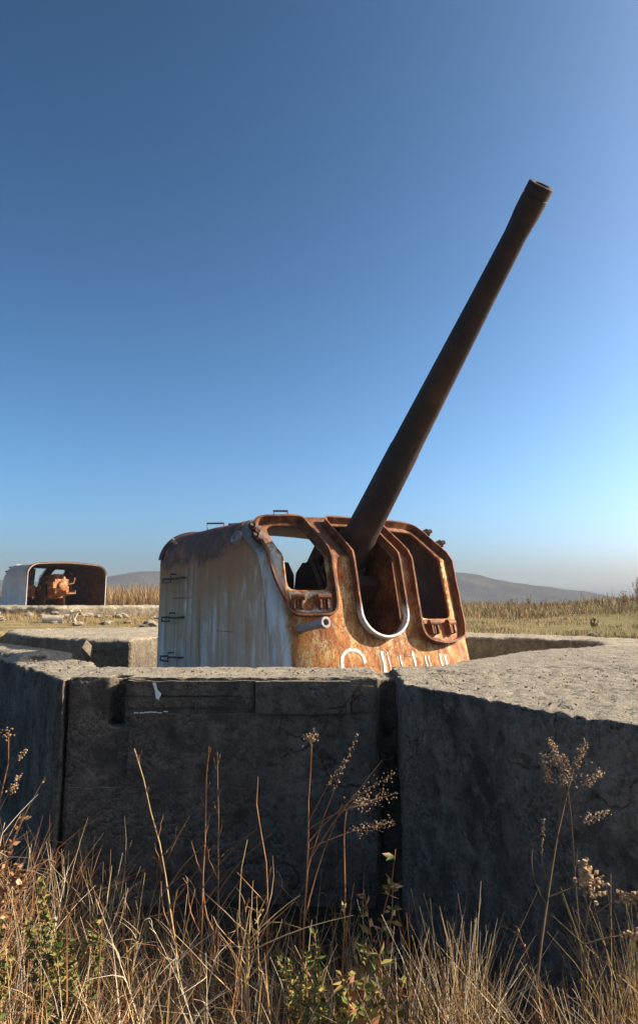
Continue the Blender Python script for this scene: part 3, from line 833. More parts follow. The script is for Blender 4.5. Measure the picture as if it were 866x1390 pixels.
    m_.add(a+b, [tuple(range(n)), tuple(range(2*n-1, n-1, -1))]+[(i, (i+1) % n, (i+1) % n+n, i+n) for i in range(n)])
    m_.tube([LP(-1.6,.75,.55), LP(-1.6,.75,-1.05)], .09, n=12)
    o = m_.build('sight_housing', M_DK, root, bevel=.015); fix_normals(o)
    m_ = MB(); m_.tube([LP(-1.5,-.75,-1.05), LP(-1.5,-.75,.35)], .07, n=10); m_.box((-1.75,.52,ZB+.30), (-1.25,.98,ZB+.75)); m_.tube([LP(-1.3,-.75,.5), LP(-1.05,-.75,.5)], .03, n=8)
    m_.build('elevation_gearbox', M_DK, root, bevel=.02)
    # rungs on the image-left side (three) and handles on the roof
    for w in (.88, .36, -.16):
        m_ = MB(); ua, ub = -3.02, -2.76
        Pa = LP(ua, side_v(ua, w)-.01, w); Pb = LP(ub, side_v(ub, w)-.01, w); o_ = Vector((0,-.11,0))
        m_.tube([Pa, Pa+o_, Pa+o_+Vector((0,0,-.05)), Pb+o_+Vector((0,0,-.05)), Pb+o_, Pb], .014, n=8); 
        Pc = LP(-2.5, side_v(-2.5, w)-.01, w+.01)
        m_.tube([Pb+o_, Pb+o_+Vector((0,0,.06)), Pb+o_*.3+Vector((0,0,.06))], .012, n=8); m_.tube([Pb+o_*.6, Pc+o_*.6, Pc], .012, n=8)
        m_.build('rung', M_BAR, root)
    for (u, v, l, hh, rot) in ((-2.62, 1.10, .24, .13, -1.0), (-2.40, .90, .20, .08, -.6), (-.93, .88, .17, .10, -1.1)):
        z = 1.55 if v < 1.05 else 1.52
        m_ = MB(); c_ = Vector((math.cos(rot), -math.sin(rot), 0))*l/2; p = LP(u, v, z)
        m_.tube([p-c_, p-c_+Vector((-.03,0,hh)), p+c_+Vector((-.03,0,hh)), p+c_], .014, n=8); m_.build('roof_handle', M_BAR, root)
    # hook and periscope stub on the shoulder, pipe stub on the front
    w = 1.36; p = LP(-3.0, side_v(-3.0, w), w); m_ = MB(); m_.tube([p, p+Vector((0,-.07,.06)), p+Vector((.1,-.09,.07)), p+Vector((.18,-.05,-.01))], .013, n=8)
    m_.build('hook', M_PIPE, root)
    w = 1.30; p = LP(-1.02, side_v(-1.02, w), w); m_ = MB(); m_.lathe([(-.05,.085),(.05,.085),(.055,.06),(.03,.05)], frame_at(p, Vector((.15,-.8,.55))), 18); o = m_.build('sight_port', M_PIPE, root); fix_normals(o)
    v, w = 1.02, .28; p = LP(SF(v, w), v, w); dd = Vector((.93, .12, .16)).normalized()
    m_ = MB(); m_.lathe([(-.03,.045),(.40,.045),(.40,.058),(.47,.058),(.47,.034),(.40,.03)], frame_at(p, dd), 18); o = m_.build('pipe_stub', M_PIPE, root); fix_normals(o)
    # weld seams on the image-left side
    m_ = MB()
    m_.tube([LP(u, side_v(u, .62)+.0, .62) for u in np.linspace(-2.9, -2.05, 8)], .0035, n=5); m_.tube([LP(-2.05+.12*k/8, side_v(-2.05, .62-1.6*k/8), .62-1.6*k/8) for k in range(9)], .0035, n=5)
    m_.tube([LP(u, side_v(u, .22), .22) for u in np.linspace(-1.55, -1.1, 6)], .003, n=5)
    m_.build('weld_seam', M_DARK, root)
    if detail:
        # remains of white painted letters on the lower front
        def stroke(pts, wd, name='painted_letter'):
            m_ = MB(); vs = []; n = len(pts)
            for i, (v, w) in enumerate(pts):
                a = pts[max(0, i-1)]; b = pts[min(n-1, i+1)]; tx, ty = b[0]-a[0], b[1]-a[1]; l = math.hypot(tx, ty) or 1
                ox, oy = -ty/l*wd/2*(1+.3*noise.noise(Vector((v*30, w*30, 1)))), tx/l*wd/2
                for s_ in (-1, 1):
                    vv, ww = v+s_*ox, w+s_*oy; vs.append(LP(SF(vv, ww), vv, ww)+snorm(vv, ww)*.004)
            m_.add(vs, [(2*i, 2*i+2, 2*i+3, 2*i+1) for i in range(n-1)]); return m_.build(name, M_CHIP, fp)
        stroke([(.655,-.30),(.65,-.20),(.63,-.10)]+[(.49+.14*math.cos(a), -.07+.125*math.sin(a)) for a in np.linspace(.35, math.pi, 12)]+[(.345,-.09)], .034)
        for v, t_, wd in ((.115,.03,.035),(.045,.02,.014),(-.115,-.02,.02),(-.29,.02,.03),(-.45,-.03,.02),(-.495,-.03,.02),(-.66,-.02,.024),(-.74,-.04,.03)):
            stroke([(v+.02*math.sin(k*1.3)*.3-.01*k/8, t_-.32*k/8) for k in range(9)], wd)
    return root

TH = R(27.5)
def heading_of(fx, fy): return math.atan2(fy, fx)
gun1 = make_gun((0.759, 8.5, 0.35), heading_of(math.sin(TH), -math.cos(TH)), R(41.8),
    'rusted coastal gun with grey-white side plate and long barrel raised toward the sky', M_SIDE, M_FRONT, M_DARK, True)
A2 = R(45)
f2 = Vector((-math.sin(A2), math.cos(A2), 0))
rear2 = Vector((-9.75, 29.2, 0)); loc2 = rear2 + f2*3.4
gun2 = make_gun((loc2.x, loc2.y, 0.35+0.52), heading_of(f2.x, f2.y), R(-5),
    'distant gun with open rusty back showing orange breech and pale grey side', M_SIDE2, M_SIDE3, M_BREECH, False)
# second gun's pit
def ring_pit(center, ro, ri, z0, z1, label, voxel):
    root = empty('gun_emplacement', (center[0], center[1], 0))
    tag(root, label, 'gun pit', 'concrete gun pits of the battery')
    m_ = MB()
    for k in range(8):
        a0 = math.pi/8+k*math.pi/4; a1 = a0+math.pi/4
        m_.prism([(ro*math.cos(a0), ro*math.sin(a0)), (ro*math.cos(a1), ro*math.sin(a1)), (ri*math.cos(a1), ri*math.sin(a1)), (ri*math.cos(a0), ri*math.sin(a0))], z0, z1)
    remeshed('parapet', m_, voxel, M_CONC_F, root, 0.03, 0.12, center[0])
    m_ = MB(); m_.prism([(ri*1.1*math.cos(math.pi/8+k*math.pi/4), ri*1.1*math.sin(math.pi/8+k*math.pi/4)) for k in range(8)], z0-.1, 0.35+.52 if z1 < 3 else z0)
    m_.build('pit_floor', M_CONC_F, root)
    return root
ring_pit((loc2.x+1.2, loc2.y-.9), 5.6, 4.2, 0.7, 2.14, 'distant low concrete parapet in front of the second gun with crumbling lower edge', 0.09)

# ------------------------------------------------------------------ debris on the bank
def rock(name, p, r, mat, seed, label, group=None, flat=.6):
    bm = bmesh.new(); bmesh.ops.create_icosphere(bm, subdivisions=2, radius=r)
    for v in bm.verts:
        k = 1+.45*noise.noise(v.co/r*1.1+Vector((seed, seed*2, 0)))+.2*noise.noise(v.co/r*2.7+Vector((seed, 0, 0)))
        v.co = Vector((v.co.x*k*1.25, v.co.y*k, v.co.z*k*flat))
    me = bpy.data.meshes.new(name); bm.to_mesh(me); bm.free(); me.materials.append(mat)
    o = bpy.data.objects.new(name, me); COL.objects.link(o); o.location = p; o.rotation_euler = (0,0,seed)
    return tag(o, label, 'rock', group)
def gz(x, y): return float(ground_h(np.array([float(x)]), np.array([float(y)]))[0])
for k in range(30):
    x = random.uniform(-10.0, -4.2); y = random.uniform(19.2, 24.8); r = random.uniform(.06, .2)
    rock('rubble_stone', (x, y, gz(x, y)+r*.2), r, M_CONC_F, k*1.7, 'broken lump of concrete rubble on the bank below the distant parapet', 'rubble on the bank')
for k in range(14):
    x = random.uniform(5.2, 8.5); y = random.uniform(12.6, 15.0); r = random.uniform(.04, .10)
    rock('loose_stone', (x, y, gz(x, y)+r*.2), r, M_CONC_F, k*2.3+.5, 'small loose stone on the dirt at the right pit edge', 'loose stones beside the right pit edge')
m_ = MB(); zz = gz(-6.9, 19.7)
m_.lathe([(-.26,.10),(.26,.10),(.26,.075),(-.25,.075)], Matrix.Translation((0,0,.09)) @ Matrix.Rotation(.15, 4, 'Z'), 18)
o = m_.build('pipe_section', mat_plain('pale_pipe', (0.46,0.39,0.29), .9, .35, 6)); fix_normals(o); o.location = (-6.9, 19.7, zz)
tag(o, 'short pale pipe section lying on the bank below the second gun', 'pipe')
m_ = MB()
for a, b in (((-.1,0,0),(.0,.05,.42)), ((.12,0,0),(-.05,.0,.36)), ((.0,.0,.0),(.16,.02,.33)), ((-.15,.0,.28),(.22,.0,.34))):
    m_.tube([a, b], .03, .022, n=6)
o = m_.build('broken_timber', M_PALE); o.location = (-6.45, 19.8, gz(-6.45, 19.8)-.02)
tag(o, 'splintered pale timber stump sticking up beside the pipe on the bank', 'timber')

# ------------------------------------------------------------------ vegetation
class Blades:
    """many thin three-sided curved stems gathered with numpy into one mesh"""
    def __init__(s): s.v = []; s.f = []; s.m = []; s.o = 0
    def stems(s, P, D, L, bend, r, mi, seg=4):
        n = len(P); t = np.linspace(0, 1, seg+1)
        up = np.array([0, 0, 1.0])
        side = np.cross(D, up); side /= (np.linalg.norm(side, axis=1, keepdims=True)+1e-9)
        B = np.stack([np.cos(bend[:, 1]), np.sin(bend[:, 1]), np.zeros(n)], 1)
        cen = P[:, None, :] + D[:, None, :]*(L[:, None, None]*t[None, :, None]) + B[:, None, :]*(bend[:, 0, None, None]*L[:, None, None]*(t**2)[None, :, None])
        cen[:, :, 2] -= (bend[:, 0, None]**2*0.45*L[:, None])*(t**2.5)[None, :]
        rad = r[:, None]*(1-.72*t)[None, :]
        a = np.stack([side, np.cross(side, D), ], 1)
        vs = np.empty((n, seg+1, 3, 3))
        for k in range(3):
            q = 2*math.pi*k/3
            off = a[:, 0]*math.cos(q)+a[:, 1]*math.sin(q)
            vs[:, :, k, :] = cen + off[:, None, :]*rad[:, :, None]
        base = s.o+np.arange(n)*(seg+1)*3
        fs = []
        for i in range(seg):
            for k in range(3):
                fs.append(np.stack([base+i*3+k, base+i*3+(k+1) % 3, base+(i+1)*3+(k+1) % 3, base+(i+1)*3+k], 1))
        s.v.append(vs.reshape(-1, 3)); s.f.append(np.concatenate(fs)); s.m.append(np.tile(mi, len(fs))); s.o += n*(seg+1)*3
    def blades(s, P, D, L, bend, wd, mi):
        """flat two-triangle-and-a-quad grass blades"""
        n = len(P); az = rng.uniform(0, 2*math.pi, n); sd = np.stack([np.cos(az), np.sin(az), np.zeros(n)], 1)*wd[:, None]
        B = np.stack([np.cos(bend[:, 1]), np.sin(bend[:, 1]), np.zeros(n)], 1)*(bend[:, 0]*L)[:, None]
        mid = P+D*(L*.55)[:, None]+B*.3; tip = P+D*L[:, None]+B
        v = np.stack([P-sd, P+sd, mid+sd*.7, mid-sd*.7, tip+sd*.1, tip-sd*.1], 1)
        b = s.o+np.arange(n)*6
        s.v.append(v.reshape(-1, 3)); s.f.append(np.concatenate([np.stack([b, b+1, b+2, b+3], 1), np.stack([b+3, b+2, b+4, b+5], 1)])); s.m.append(np.tile(mi, 2)); s.o += n*6
    def build(s, name, mats, parent=None):
        o = bpy.data.objects.new(name, np_mesh(name, np.concatenate(s.v), np.concatenate(s.f), mats, np.concatenate(s.m)))
        COL.objects.link(o)
        if parent is not None: o.parent = parent
        return o
def dirs(n, tilt, lean=(0, 0)):
    az = rng.uniform(0, 2*math.pi, n); t = np.abs(rng.normal(0, tilt, n))
    D = np.stack([np.cos(az)*np.sin(t)+lean[0], np.sin(az)*np.sin(t)+lean[1], np.cos(t)], 1)
    return D/np.linalg.norm(D, axis=1, keepdims=True)
def bends(n, a): return np.stack([rng.uniform(.02, a, n), rng.uniform(0, 2*math.pi, n)], 1)

# tangled dry grass below the wall
BL = Blades()
def patch(n, x0, x1, y0, y1, h0, h1, tilt, mi_p, r0, r1, bend=.5, lean=(0,0), seg=4):
    x = rng.uniform(x0, x1, n); y = rng.uniform(y0, y1, n); z = ground_h(x, y)
    mi = rng.choice(5, n, p=mi_p)
    BL.stems(np.stack([x, y, z-.03], 1), dirs(n, tilt, lean), rng.uniform(h0, h1, n), bends(n, bend), rng.uniform(r0, r1, n), mi, seg)
MP = [.42,.22,.10,.22,.04]
patch(1200, -3.2, -0.6, 2.5, 5.0, .22, .52, .42, MP, .0020, .0046, .7, (.10, 0))
patch(380, -2.9, -1.0, 3.6, 5.2, .35, .72, .28, MP, .0022, .005, .6, (.05, 0))
patch(480, -0.9, 0.6, 2.3, 4.0, .20, .46, .42, [.44,.24,.10,.20,.02], .0020, .0046, .7, (.12, 0))
patch(150, -0.9, 0.35, 3.3, 4.6, .4, .72, .26, [.38,.32,.14,.16,0], .0024, .005, .5, (-.1, 0))
patch(850, 0.3, 2.0, 2.1, 3.1, .2, .55, .45, [.50,.14,.08,.26,.02], .002, .0044, .7)
patch(500, 0.2, 1.0, 3.0, 4.6, .15, .45, .5, [.2,.3,.45,.05,0], .0016, .003, .7)
patch(3600, -3.3, 2.2, 1.0, 3.4, .10, .34, .9, MP, .0014, .003, .9, (0,0), 3)
nb = 2600; xb = rng.uniform(-3.0, 2.0, nb); yb_ = rng.uniform(2.0, 4.0, nb); kb = rng.uniform(0, 1, nb) < np.where(xb < -.5, 1.0, .55); xb, yb_ = xb[kb], yb_[kb]; nb = len(xb)
BL4 = Blades(); BL4.blades(np.stack([xb, yb_, ground_h(xb, yb_)-.02], 1), dirs(nb, .5), rng.uniform(.2, .6, nb), bends(nb, .9), rng.uniform(.0015, .004, nb), rng.choice(4, nb, p=[.45,.2,.15,.2]))
tag(BL4.build('dry_grass_blades', [M_STRAW, M_REDST, M_BROWN, M_PALE]), 'flat bent straw blades matted among the stems in the foreground', 'dry grass', kind='stuff')
def branchy(n, x0, x1, y0, y1, h0, h1, nb_, mi_p):
    x = rng.uniform(x0, x1, n); y = rng.uniform(y0, y1, n); P = np.stack([x, y, ground_h(x, y)-.03], 1)
    D = dirs(n, .22); L_ = rng.uniform(h0, h1, n); B_ = bends(n, .5); mi = rng.choice(5, n, p=mi_p)
    BL.stems(P, D, L_, B_, rng.uniform(.0026, .0048, n), mi, 6)
    for _ in range(nb_):
        t = rng.uniform(.3, .97, n)
        q_ = P + D*(L_*t)[:, None] + np.stack([np.cos(B_[:, 1]), np.sin(B_[:, 1]), np.zeros(n)], 1)*(B_[:, 0]*L_*t*t)[:, None]
        q_[:, 2] -= B_[:, 0]**2*.45*L_*t**2.5
        BL.stems(q_, dirs(n, .85), L_*rng.uniform(.12, .38, n)*(1.15-t*.6), bends(n, 1.3), rng.uniform(.0014, .0026, n), mi, 4)
branchy(90, -2.6, -1.0, 2.8, 5.0, .5, .95, 7, [.2,.5,.22,.08,0])
branchy(60, -1.0, 0.3, 2.9, 4.3, .45, .80, 7, [.32,.38,.12,.18,0])
branchy(24, 0.3, 1.5, 2.6, 3.2, .35, .65, 6, [.3,.3,.3,.1,0])
patch(520, -2.8, 0.9, 2.4, 4.2, .25, .55, .5, [.44,.26,.10,.20,0], .002, .004, 1.7, (0,0), 6)
patch(240, -2.4, -1.3, 3.8, 5.0, .6, 1.0, .25, [.25,.45,.2,.10,0], .0025, .005, .9, (.04,0), 6)
tag(BL.build('dry_grass', [M_STRAW, M_REDST, M_BROWN, M_PALE, M_OLIVE]), 'tangled dry straw and reddish stems below the front wall', 'dry grass', kind='stuff')

# field grass beyond the pit
FB = Blades()
def field(n, x0, x1, y0, y1, h0, h1, mi_p, wd, bend=.5, cond=None, tilt=.3):
    x = rng.uniform(x0, x1, n); y = y0+(y1-y0)*rng.uniform(0, 1, n)**1.4
    k = poly_sd(x, y, OUT) > 0.05
    k &= np.hypot(x-(loc2.x+1.2), y-(loc2.y-.9)) > 5.9
    if cond is not None: k &= cond(x, y)
    x, y = x[k], y[k]; m = len(x); z = ground_h(x, y)
    FB.blades(np.stack([x, y, z-.02], 1), dirs(m, tilt), rng.uniform(h0, h1, m), bends(m, bend), rng.uniform(wd*.6, wd*1.3, m), rng.choice(4, m, p=mi_p))
cl = lambda x, y: lump(x, y, .8, 2.0)+.6*lump(x, y, 2.4, .4) > -.1+rng.uniform(-.4, .4, x.shape)
field(42000, 1.5, 22, 12.5, 30, .04, .15, [.24,.58,.18,0], .006, .6, cl)
field(26000, 3, 30, 24, 50, .10, .30, [.16,.54,.25,.05], .010, .6)
field(12000, -12, 3, 15, 27, .03, .10, [0,.60,.33,.07], .006, .6, cl)
field(2600, -14, -4, 20, 26, .06, .24, [.08,.42,.40,.10], .006, .9)
tag(FB.build('field_grass', [M_FGREEN, M_FDRY, M_REED, M_BROWN]), 'short yellow-green grass covering the field behind the gun pit', 'grass', kind='stuff')
FB = Blades()
crest = lambda x, y: lump(x, y, .55, 5.0)+.7*lump(x, y, 1.7, 1.1) > .1+rng.uniform(-.5, .5, x.shape)
for _ in range(430):
    cx_, cy_ = rng.uniform(0, 34), 22+28*rng.uniform()**.6; hh_ = rng.uniform(.08, .30)+.38*rng.uniform()**4; sp_ = rng.uniform(.12, .55); nn_ = int(rng.integers(14, 42))
    x = rng.normal(cx_, sp_, nn_); y = rng.normal(cy_, sp_, nn_)
    if poly_sd(x, y, OUT).min() < .3: continue
    FB.blades(np.stack([x, y, ground_h(x, y)-.02], 1), dirs(nn_, .3), rng.uniform(.4, 1.1, nn_)*hh_, bends(nn_, .7), rng.uniform(.005, .014, nn_), rng.choice(4, nn_, p=[[.25,.50,.20,.05],[.02,.38,.48,.12],[.05,.25,.35,.35]][int(rng.integers(0, 3))]))
field(5000, 11, 22, 22, 33, .2, .65, [.10,.38,.34,.18], .009, .5, crest, .2)
field(9000, -16, -5, 34, 44, .5, 1.35, [0,.30,.66,.04], .014, .5, None, .2)
tag(FB.build('tall_dry_weeds', [M_FGREEN, M_FDRY, M_REED, M_BROWN]), 'tall orange-brown dry weeds along the crest of the field', 'dry weeds', kind='stuff')

# --- individual weeds in the foreground
def curve_pts(p, d, L, bend, n=7, wig=.012, seed=0):
    p = Vector(p); d = Vector(d).normalized(); out = []
    for i in range(n+1):
        t = i/n; q_ = p+d*(L*t)+Vector(bend)*(L*t*t)
        q_ += Vector((noise.noise(Vector((t*4, seed, 0))), noise.noise(Vector((t*4, seed, 5))), 0))*wig*t
        out.append(q_)
    return out
def seed_head(m_, p, r, n, seed, mi=0, size=.007):
    rr = random.Random(seed)
    for _ in range(n):
        q_ = Vector(p)+Vector((rr.gauss(0, r), rr.gauss(0, r), rr.gauss(0, r))); s_ = size*rr.uniform(.6, 1.3)
        a = Vector((rr.uniform(-1,1), rr.uniform(-1,1), rr.uniform(-1,1))).normalized(); b = a.orthogonal().normalized(); c_ = a.cross(b)
        m_.add([q_+a*s_, q_-a*s_, q_+b*s_*.7, q_-b*s_*.7, q_+c_*s_*.7, q_-c_*s_*.7], [(0,2,4),(0,4,3),(0,3,5),(0,5,2),(1,4,2),(1,3,4),(1,5,3),(1,2,5)], mi)
def weed(name, loc, label, cat, stalk, branches, heads, mats, r=.005, group=None):
    """stalk: list of points; branches: (start fraction, dir, length, bend, radius); heads: (point, spread, count)"""
    root = empty(name, loc); tag(root, label, cat, group)
    m_ = MB(); m_.tube(stalk, r, r*.45, n=5); m_.build('stalk', mats[0], root)
    tips = []
    for k, (t, d, L, b, br) in enumerate(branches):
        f_ = t*(len(stalk)-1); i = min(int(f_), len(stalk)-2); p = Vector(stalk[i]).lerp(Vector(stalk[i+1]), f_-i)
        pts = curve_pts(p, d, L, b, 5, .01, k+loc[0]*7); m_ = MB(); m_.tube(pts, br, br*.4, n=4); m_.build('branch', mats[min(1, len(mats)-1)], root); tips.append(pts)
    for k, (where, sp, cnt, sz) in enumerate(heads):
        m_ = MB()
        if isinstance(where, int):
            pts = tips[where]
            L_ = pts[-1]-pts[-3]; nn = 9
            for j in range(nn): seed_head(m_, pts[-3]+L_*(j/(nn-1)), sp*.45, cnt//5+1, k*31+j, 0, sz)
        elif where == 'tip': seed_head(m_, stalk[-1], sp, cnt, k*17+3, 0, sz)
        else: seed_head(m_, where, sp, cnt, k*11+5, 0, sz)
        tag(m_.build('seed_head', mats[-1], root), kind='stuff')
    return root
def W(x, y): return (x, y, gz(x, y)-.02)

# tall plant left of the joint, feathery twigs swept to the right
L = W(-0.075, 3.55); H = 1.60-L[2]
st = curve_pts((0,0,0), (.01,0,1), H, (.02,0,0), 10, .02, 1)
weed('dry_weed', L, 'tall dry umbel weed with feathery twigs swept right toward the wall joint', 'weed', st,
     [(.62,(.55,0,.85),.52,(.1,0,0),.0035),(.60,(.28,0,.95),.60,(.1,0,0),.0035),(.68,(.6,.05,.75),.42,(.3,0,-.1),.003),(.72,(.75,0,.5),.36,(.2,0,-.15),.0025),(.66,(.85,0,.42),.34,(.2,0,-.1),.0025),(.74,(.45,0,.9),.30,(.1,0,0),.0025),(.45,(.2,0,1),.5,(.15,0,0),.004),(.30,(-.15,0,1),.30,(.15,0,0),.003)],
     [('tip',.016,60,.006),(2,.03,40,.004),(3,.035,60,.004),(4,.03,60,.004),(5,.014,24,.004),(1,.012,20,.005)], [M_REDST, M_REDST, M_SEED], .006)
# seed-plume plant in front of the right wall
L = W(0.78, 3.0); H = 1.58-L[2]
st = curve_pts((0,0,0), (-.02,0,1), H, (.18,0,0), 10, .03, 4)
weed('dry_weed', L, 'tall dry weed with a curving stalk and fine seed plume against the right wall', 'weed', st,
     [(.92,(-.25,0,1),.20,(0,0,0),.0025),(.85,(-.35,0,1),.24,(.1,0,0),.0025),(.9,(.3,0,1),.22,(.1,0,0),.0025),(.88,(.7,0,.8),.20,(.1,0,-.1),.002),(.82,(.1,0,1),.26,(.05,0,0),.0025),(.8,(.8,0,.5),.2,(.1,0,-.1),.002),(.66,(-.5,0,.8),.18,(.5,0,.4),.003),(.60,(-.6,0,.8),.20,(.4,0,.3),.003),(.62,(.9,0,.35),.20,(.1,0,0),.003)],
     [('tip',.03,40,.005),(0,.018,60,.005),(1,.02,70,.005),(2,.018,50,.005),(3,.018,40,.005),(4,.02,60,.005),(5,.016,36,.005),(6,.01,12,.005),(8,.012,10,.006)], [M_BROWN, M_BROWN, M_SEED], .0075)
# fluffy seed heads beside it
L = W(0.98, 2.95); H = 1.28-L[2]
st = curve_pts((0,0,0), (-.22,0,1), H*.9, (.25,0,0), 8, .03, 9)
weed('dry_weed', L, 'drooping weed with fluffy pale seed heads near the right edge', 'weed', st,
     [(.9,(-.2,0,1),.16,(.2,0,0),.003),(.85,(.5,0,.5),.24,(.3,0,-.3),.003),(.75,(.8,0,.3),.26,(.1,0,-.25),.003),(.5,(.5,0,1),.3,(0,0,0),.003)],
     [('tip',.022,40,.011),(0,.022,40,.012),(1,.022,40,.011),(2,.022,36,.011)], [M_BROWN, M_BROWN, M_SEED], .006)
L = W(1.0, 3.1); st = curve_pts((0,0,0), (.01,0,1), 1.52-L[2], (-.03,0,0), 9, .03, 12)
weed('dry_weed', L, 'thin straight dark stalk standing between the plume and the fluffy heads', 'weed', st, [(.5,(-.2,0,1),.12,(0,0,0),.002),(.7,(.2,0,1),.1,(0,0,0),.002)], [('tip',.006,14,.004)], [M_BROWN, M_BROWN, M_SEED], .004)
# three bare stalks left of centre
for k, (x, y, zt, bx, lb) in enumerate(((-0.58,3.5,1.56,-.11,'leftmost of three tall bare stalks left of centre, leaning left'),(-0.52,3.5,1.57,.0,'middle of three tall bare stalks left of centre, forked at the tip'),(-0.44,3.5,1.545,-.02,'rightmost of three tall bare stalks left of centre'))):
    L = W(x, y); st = curve_pts((0,0,0), (bx+.10 if k == 0 else .02,0,1), zt-L[2], (bx*1.6,0,0), 10, .03, 20+k)
    weed('bare_stalk', L, lb, 'stalk', st, [(.6,(-.5,0,.8),.16,(.2,0,0),.003),(.72,(.3,0,1),.10,(-.1,0,0),.002),(.5,(.5,0,.8),.2,(.1,0,0),.003),(.93,(-.3,0,1),.07,(0,0,0),.002),(.96,(.3,0,1),.05,(0,0,0),.002),(.8,(-.4,0,.9),.06,(0,0,0),.002),(.66,(.6,0,.6),.06,(0,0,0),.002),(.42,(-.6,.2,.8),.26,(.3,0,0),.003),(.56,(.5,-.2,.9),.3,(.3,0,0),.003),(.86,(.4,0,.8),.04,(0,0,0),.002)], [], [(M_STRAW, M_REDST, M_BROWN)[k], M_REDST], .005, 'bare stalks left of centre')
L = W(-0.25, 3.7); st = curve_pts((0,0,0), (.07,0,1), 1.40-L[2], (-.10,0,0), 10, .05, 30)
weed('bare_stalk', L, 'single crooked bare stalk between the three stalks and the umbel weed', 'stalk', st, [(.55,(-.7,0,.7),.2,(0,0,0),.003),(.62,(.2,0,1),.08,(0,0,0),.002)], [], [M_REDST, M_REDST], .0055)
# tangled twiggy weed
L = W(-0.28, 3.3)
st = curve_pts((0,0,0), (-.05,0,1), .62, (.05,0,0), 8, .05, 33)
weed('dry_weed', L, 'tangled twiggy weed with crossing branches below the bare stalks', 'weed', st, [(random.uniform(.3,.95),(random.uniform(-.9,.9),random.uniform(-.4,.4),random.uniform(.2,.9)),random.uniform(.18,.4),(random.uniform(-.5,.5),0,random.uniform(-.2,.4)),.003) for _ in range(18)], [], [M_STRAW, M_STRAW], .006)
# curled flower stem and leafy yellowing weed in front of the joint
L = W(0.10, 3.5); st = curve_pts((0,0,0), (.0,0,1), 1.30-L[2], (.02,0,0), 9, .02, 41); st.append(st[-1]+Vector((.03,0,.03))); st.append(st[-1]+Vector((.04,0,.005)))
weed('dry_weed', L, 'slim stem curled over at the tip, right of the umbel weed', 'weed', st, [(.4,(.2,0,1),.25,(0,0,0),.003)], [('tip',.012,20,.006)], [M_REDST, M_REDST, M_SEED], .005)

def leafy(loc, label, h, spread, nst, mats, nleaf, lsz, group):
    root = empty('leafy_weed', loc); tag(root, label, 'weed', group); rr = random.Random(label)
    for s_ in range(nst):
        d = (rr.uniform(-spread, spread), rr.uniform(-spread, spread), 1); L_ = h*rr.uniform(.6, 1)
        st = curve_pts((rr.uniform(-.04,.04), rr.uniform(-.04,.04), 0), d, L_, (rr.uniform(-.2,.2), 0, 0), 7, .03, s_)
        m_ = MB(); m_.tube(st, .004, .002, n=4); m_.build('stalk', M_REDST, root)
        m_ = MB()
        for _ in range(nleaf):
            t = rr.uniform(.35, 1); i = min(int(t*7), 6); p = st[i].lerp(st[i+1], t*7-i)
            a = Vector((rr.uniform(-1,1), rr.uniform(-1,1), rr.uniform(-.2,.9))).normalized(); b = a.cross(Vector((rr.uniform(-1,1), rr.uniform(-1,1), rr.uniform(-1,1)))).normalized(); l = lsz*rr.uniform(.5, 1.3); n_ = a.cross(b)
            m_.add([p, p+a*l*.45+b*l*.24+n_*l*.06, p+a*l, p+a*l*.45-b*l*.24+n_*l*.06, p+a*l*.5], [(0,1,4),(1,2,4),(2,3,4),(3,0,4)], rr.choice(range(len(mats))))
        tag(m_.build('leaves', mats, root), kind='stuff')
    return root
GM = [M_GREEN, M_GREEN, M_OLIVE, M_FGREEN]
leafy(W(-1.09, 3.25), 'green leafy weed sprig rising from the straw at far left', .80, .12, 6, GM, 130, .032, 'green leafy weeds')
leafy(W(-0.93, 3.2), 'second green leafy sprig from the left, narrow and upright against the wall', .80, .08, 5, GM, 130, .03, 'green leafy weeds')
leafy(W(-1.22, 2.9), 'low green weed patch in the bottom left corner', .60, .35, 9, GM, 100, .03, 'green leafy weeds')
leafy(W(0.0, 2.9), 'bushy green weed at the foot of the umbel weed', .58, .22, 10, GM, 120, .028, 'green leafy weeds')
leafy(W(0.17, 2.85), 'olive leafy weed on the straw below the wall joint', .58, .28, 7, [M_GREEN, M_OLIVE, M_OLIVE, M_REDST], 48, .045, 'green leafy weeds')
leafy(W(0.24, 3.5), 'tall yellow-brown leafy weed in front of the dark wall joint', .95, .10, 4, [M_OLIVE, M_REDST, M_SEED, M_GREEN], 34, .05, 'green leafy weeds')
leafy(W(-1.72, 4.1), 'rusty brown bushy weed against the wall at the left edge', .98, .22, 9, [M_REDST, M_BROWN, M_SEED, M_REDST], 60, .05, 'brown bushy weeds')
leafy(W(-1.95, 4.6), 'dry brown twig bush partly cut by the left edge of the frame', 1.15, .20, 7, [M_REDST, M_BROWN, M_REDST], 30, .045, 'brown bushy weeds')
L = W(-1.72, 4.2); st = curve_pts((0,0,0), (-.03,0,1), 1.52-L[2], (.06,0,0), 9, .05, 52)
weed('dry_weed', L, 'brown twig with small seed pods against the wall at left edge', 'weed', st, [(.7,(.4,0,.9),.22,(.1,0,0),.003),(.8,(-.4,0,.8),.2,(0,0,0),.003),(.85,(.5,0,.6),.16,(0,0,0),.0025),(.6,(.7,0,.6),.3,(.1,0,0),.003)], [('tip',.02,24,.007),(0,.02,24,.007),(2,.016,18,.006),(1,.018,18,.006)], [M_REDST, M_BROWN, M_SEED], .006)

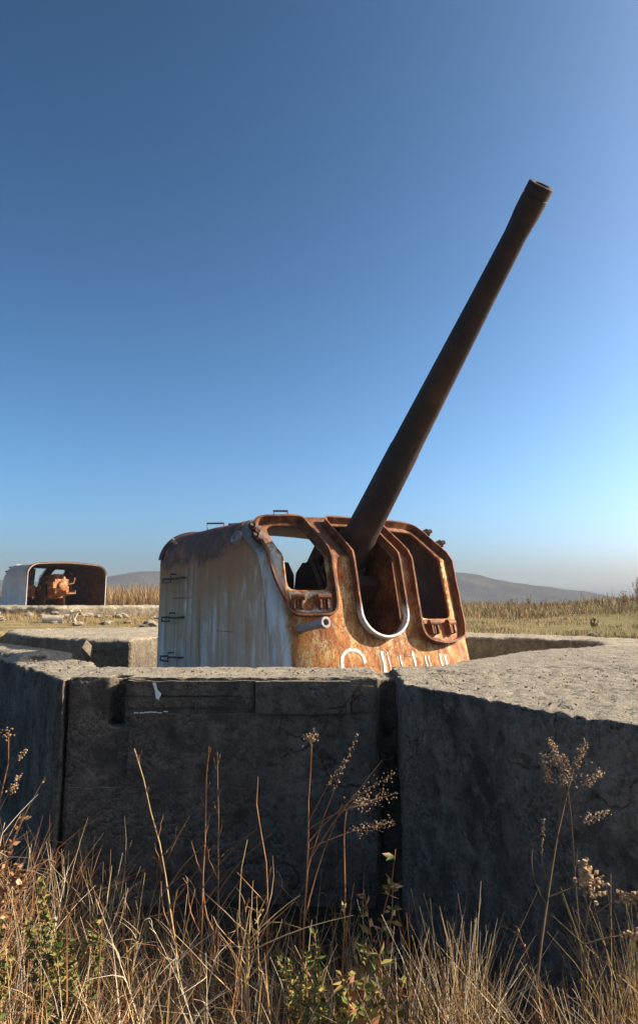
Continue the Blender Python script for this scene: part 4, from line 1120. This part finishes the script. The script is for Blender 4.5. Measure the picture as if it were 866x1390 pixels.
for k, (px_, Y_, h_, lb) in enumerate(((800, 17.2, .32, 'small dark shrub on the grass near the right pit corner'), (842, 26, .75, 'tall twiggy brown weed on the rise at the right edge, left one'), (862, 26.5, 1.15, 'tallest green-brown bush at the far right edge of the field'), (715, 33, .7, 'brown twiggy bush on the field crest right of the shield'), (690, 35, .6, 'low brown bush on the crest just right of the hill foot'))):
    X_ = (px_-433)/1011*Y_
    leafy(W(X_, Y_), lb, h_, .35, 16 if k == 2 else 7, [M_BROWN, M_REED, M_OLIVE] if k else [M_GREEN, M_BROWN, M_OLIVE], 40, .05 if k else .04, 'shrubs on the field')
def tuft(loc, label, n, h0, h1, tilt, mats, lean=(0,0)):
    B_ = Blades(); P = np.stack([rng.normal(0, .045, n), rng.normal(0, .04, n), np.full(n, -.02)], 1)
    B_.stems(P, dirs(n, tilt, lean), rng.uniform(h0, h1, n), bends(n, .45), rng.uniform(.0014, .0028, n), rng.choice(len(mats), n), 5)
    o = B_.build('grass_tuft', mats); o.location = loc
    return tag(o, label, 'grass tuft', 'straw grass tufts in front of the right wall')
tuft(W(0.52, 3.05), 'upright fan of straw grass right of the wall joint', 150, .45, .78, .16, [M_STRAW, M_PALE, M_STRAW, M_BROWN], (.06,0))
tuft(W(0.50, 2.9), 'low spreading straw tuft at the bottom, right of the wall joint', 130, .3, .62, .5, [M_STRAW, M_PALE, M_BROWN], (.1,0))
tuft(W(1.12, 2.95), 'wide arching straw grass tuft at the lower right edge', 170, .4, .78, .34, [M_STRAW, M_BROWN, M_OLIVE, M_STRAW], (.12,0))
tuft(W(0.92, 2.85), 'short straw tuft at the foot of the plumed weed', 90, .3, .55, .35, [M_STRAW, M_BROWN, M_PALE])
tuft(W(0.34, 3.1), 'thin straw tuft at the foot of the yellow-brown leafy weed', 80, .35, .66, .22, [M_STRAW, M_PALE, M_REDST])

# ------------------------------------------------------------------ haze
hm = bpy.data.materials.new('haze_air'); hm.use_nodes = True
t = hm.node_tree; t.nodes.clear()
ho = t.nodes.new('ShaderNodeOutputMaterial'); hv = t.nodes.new('ShaderNodeVolumePrincipled')
hv.inputs['Color'].default_value = (0.74, 0.88, 1.0, 1); hv.inputs['Density'].default_value = 0.00040; hv.inputs['Anisotropy'].default_value = 0.0
t.links.new(hv.outputs[0], ho.inputs['Volume'])
m_ = MB(); m_.box((-1300, -110, -40), (1300, 1150, 36)); hz = m_.build('haze', hm)
tag(hz, kind='stuff')
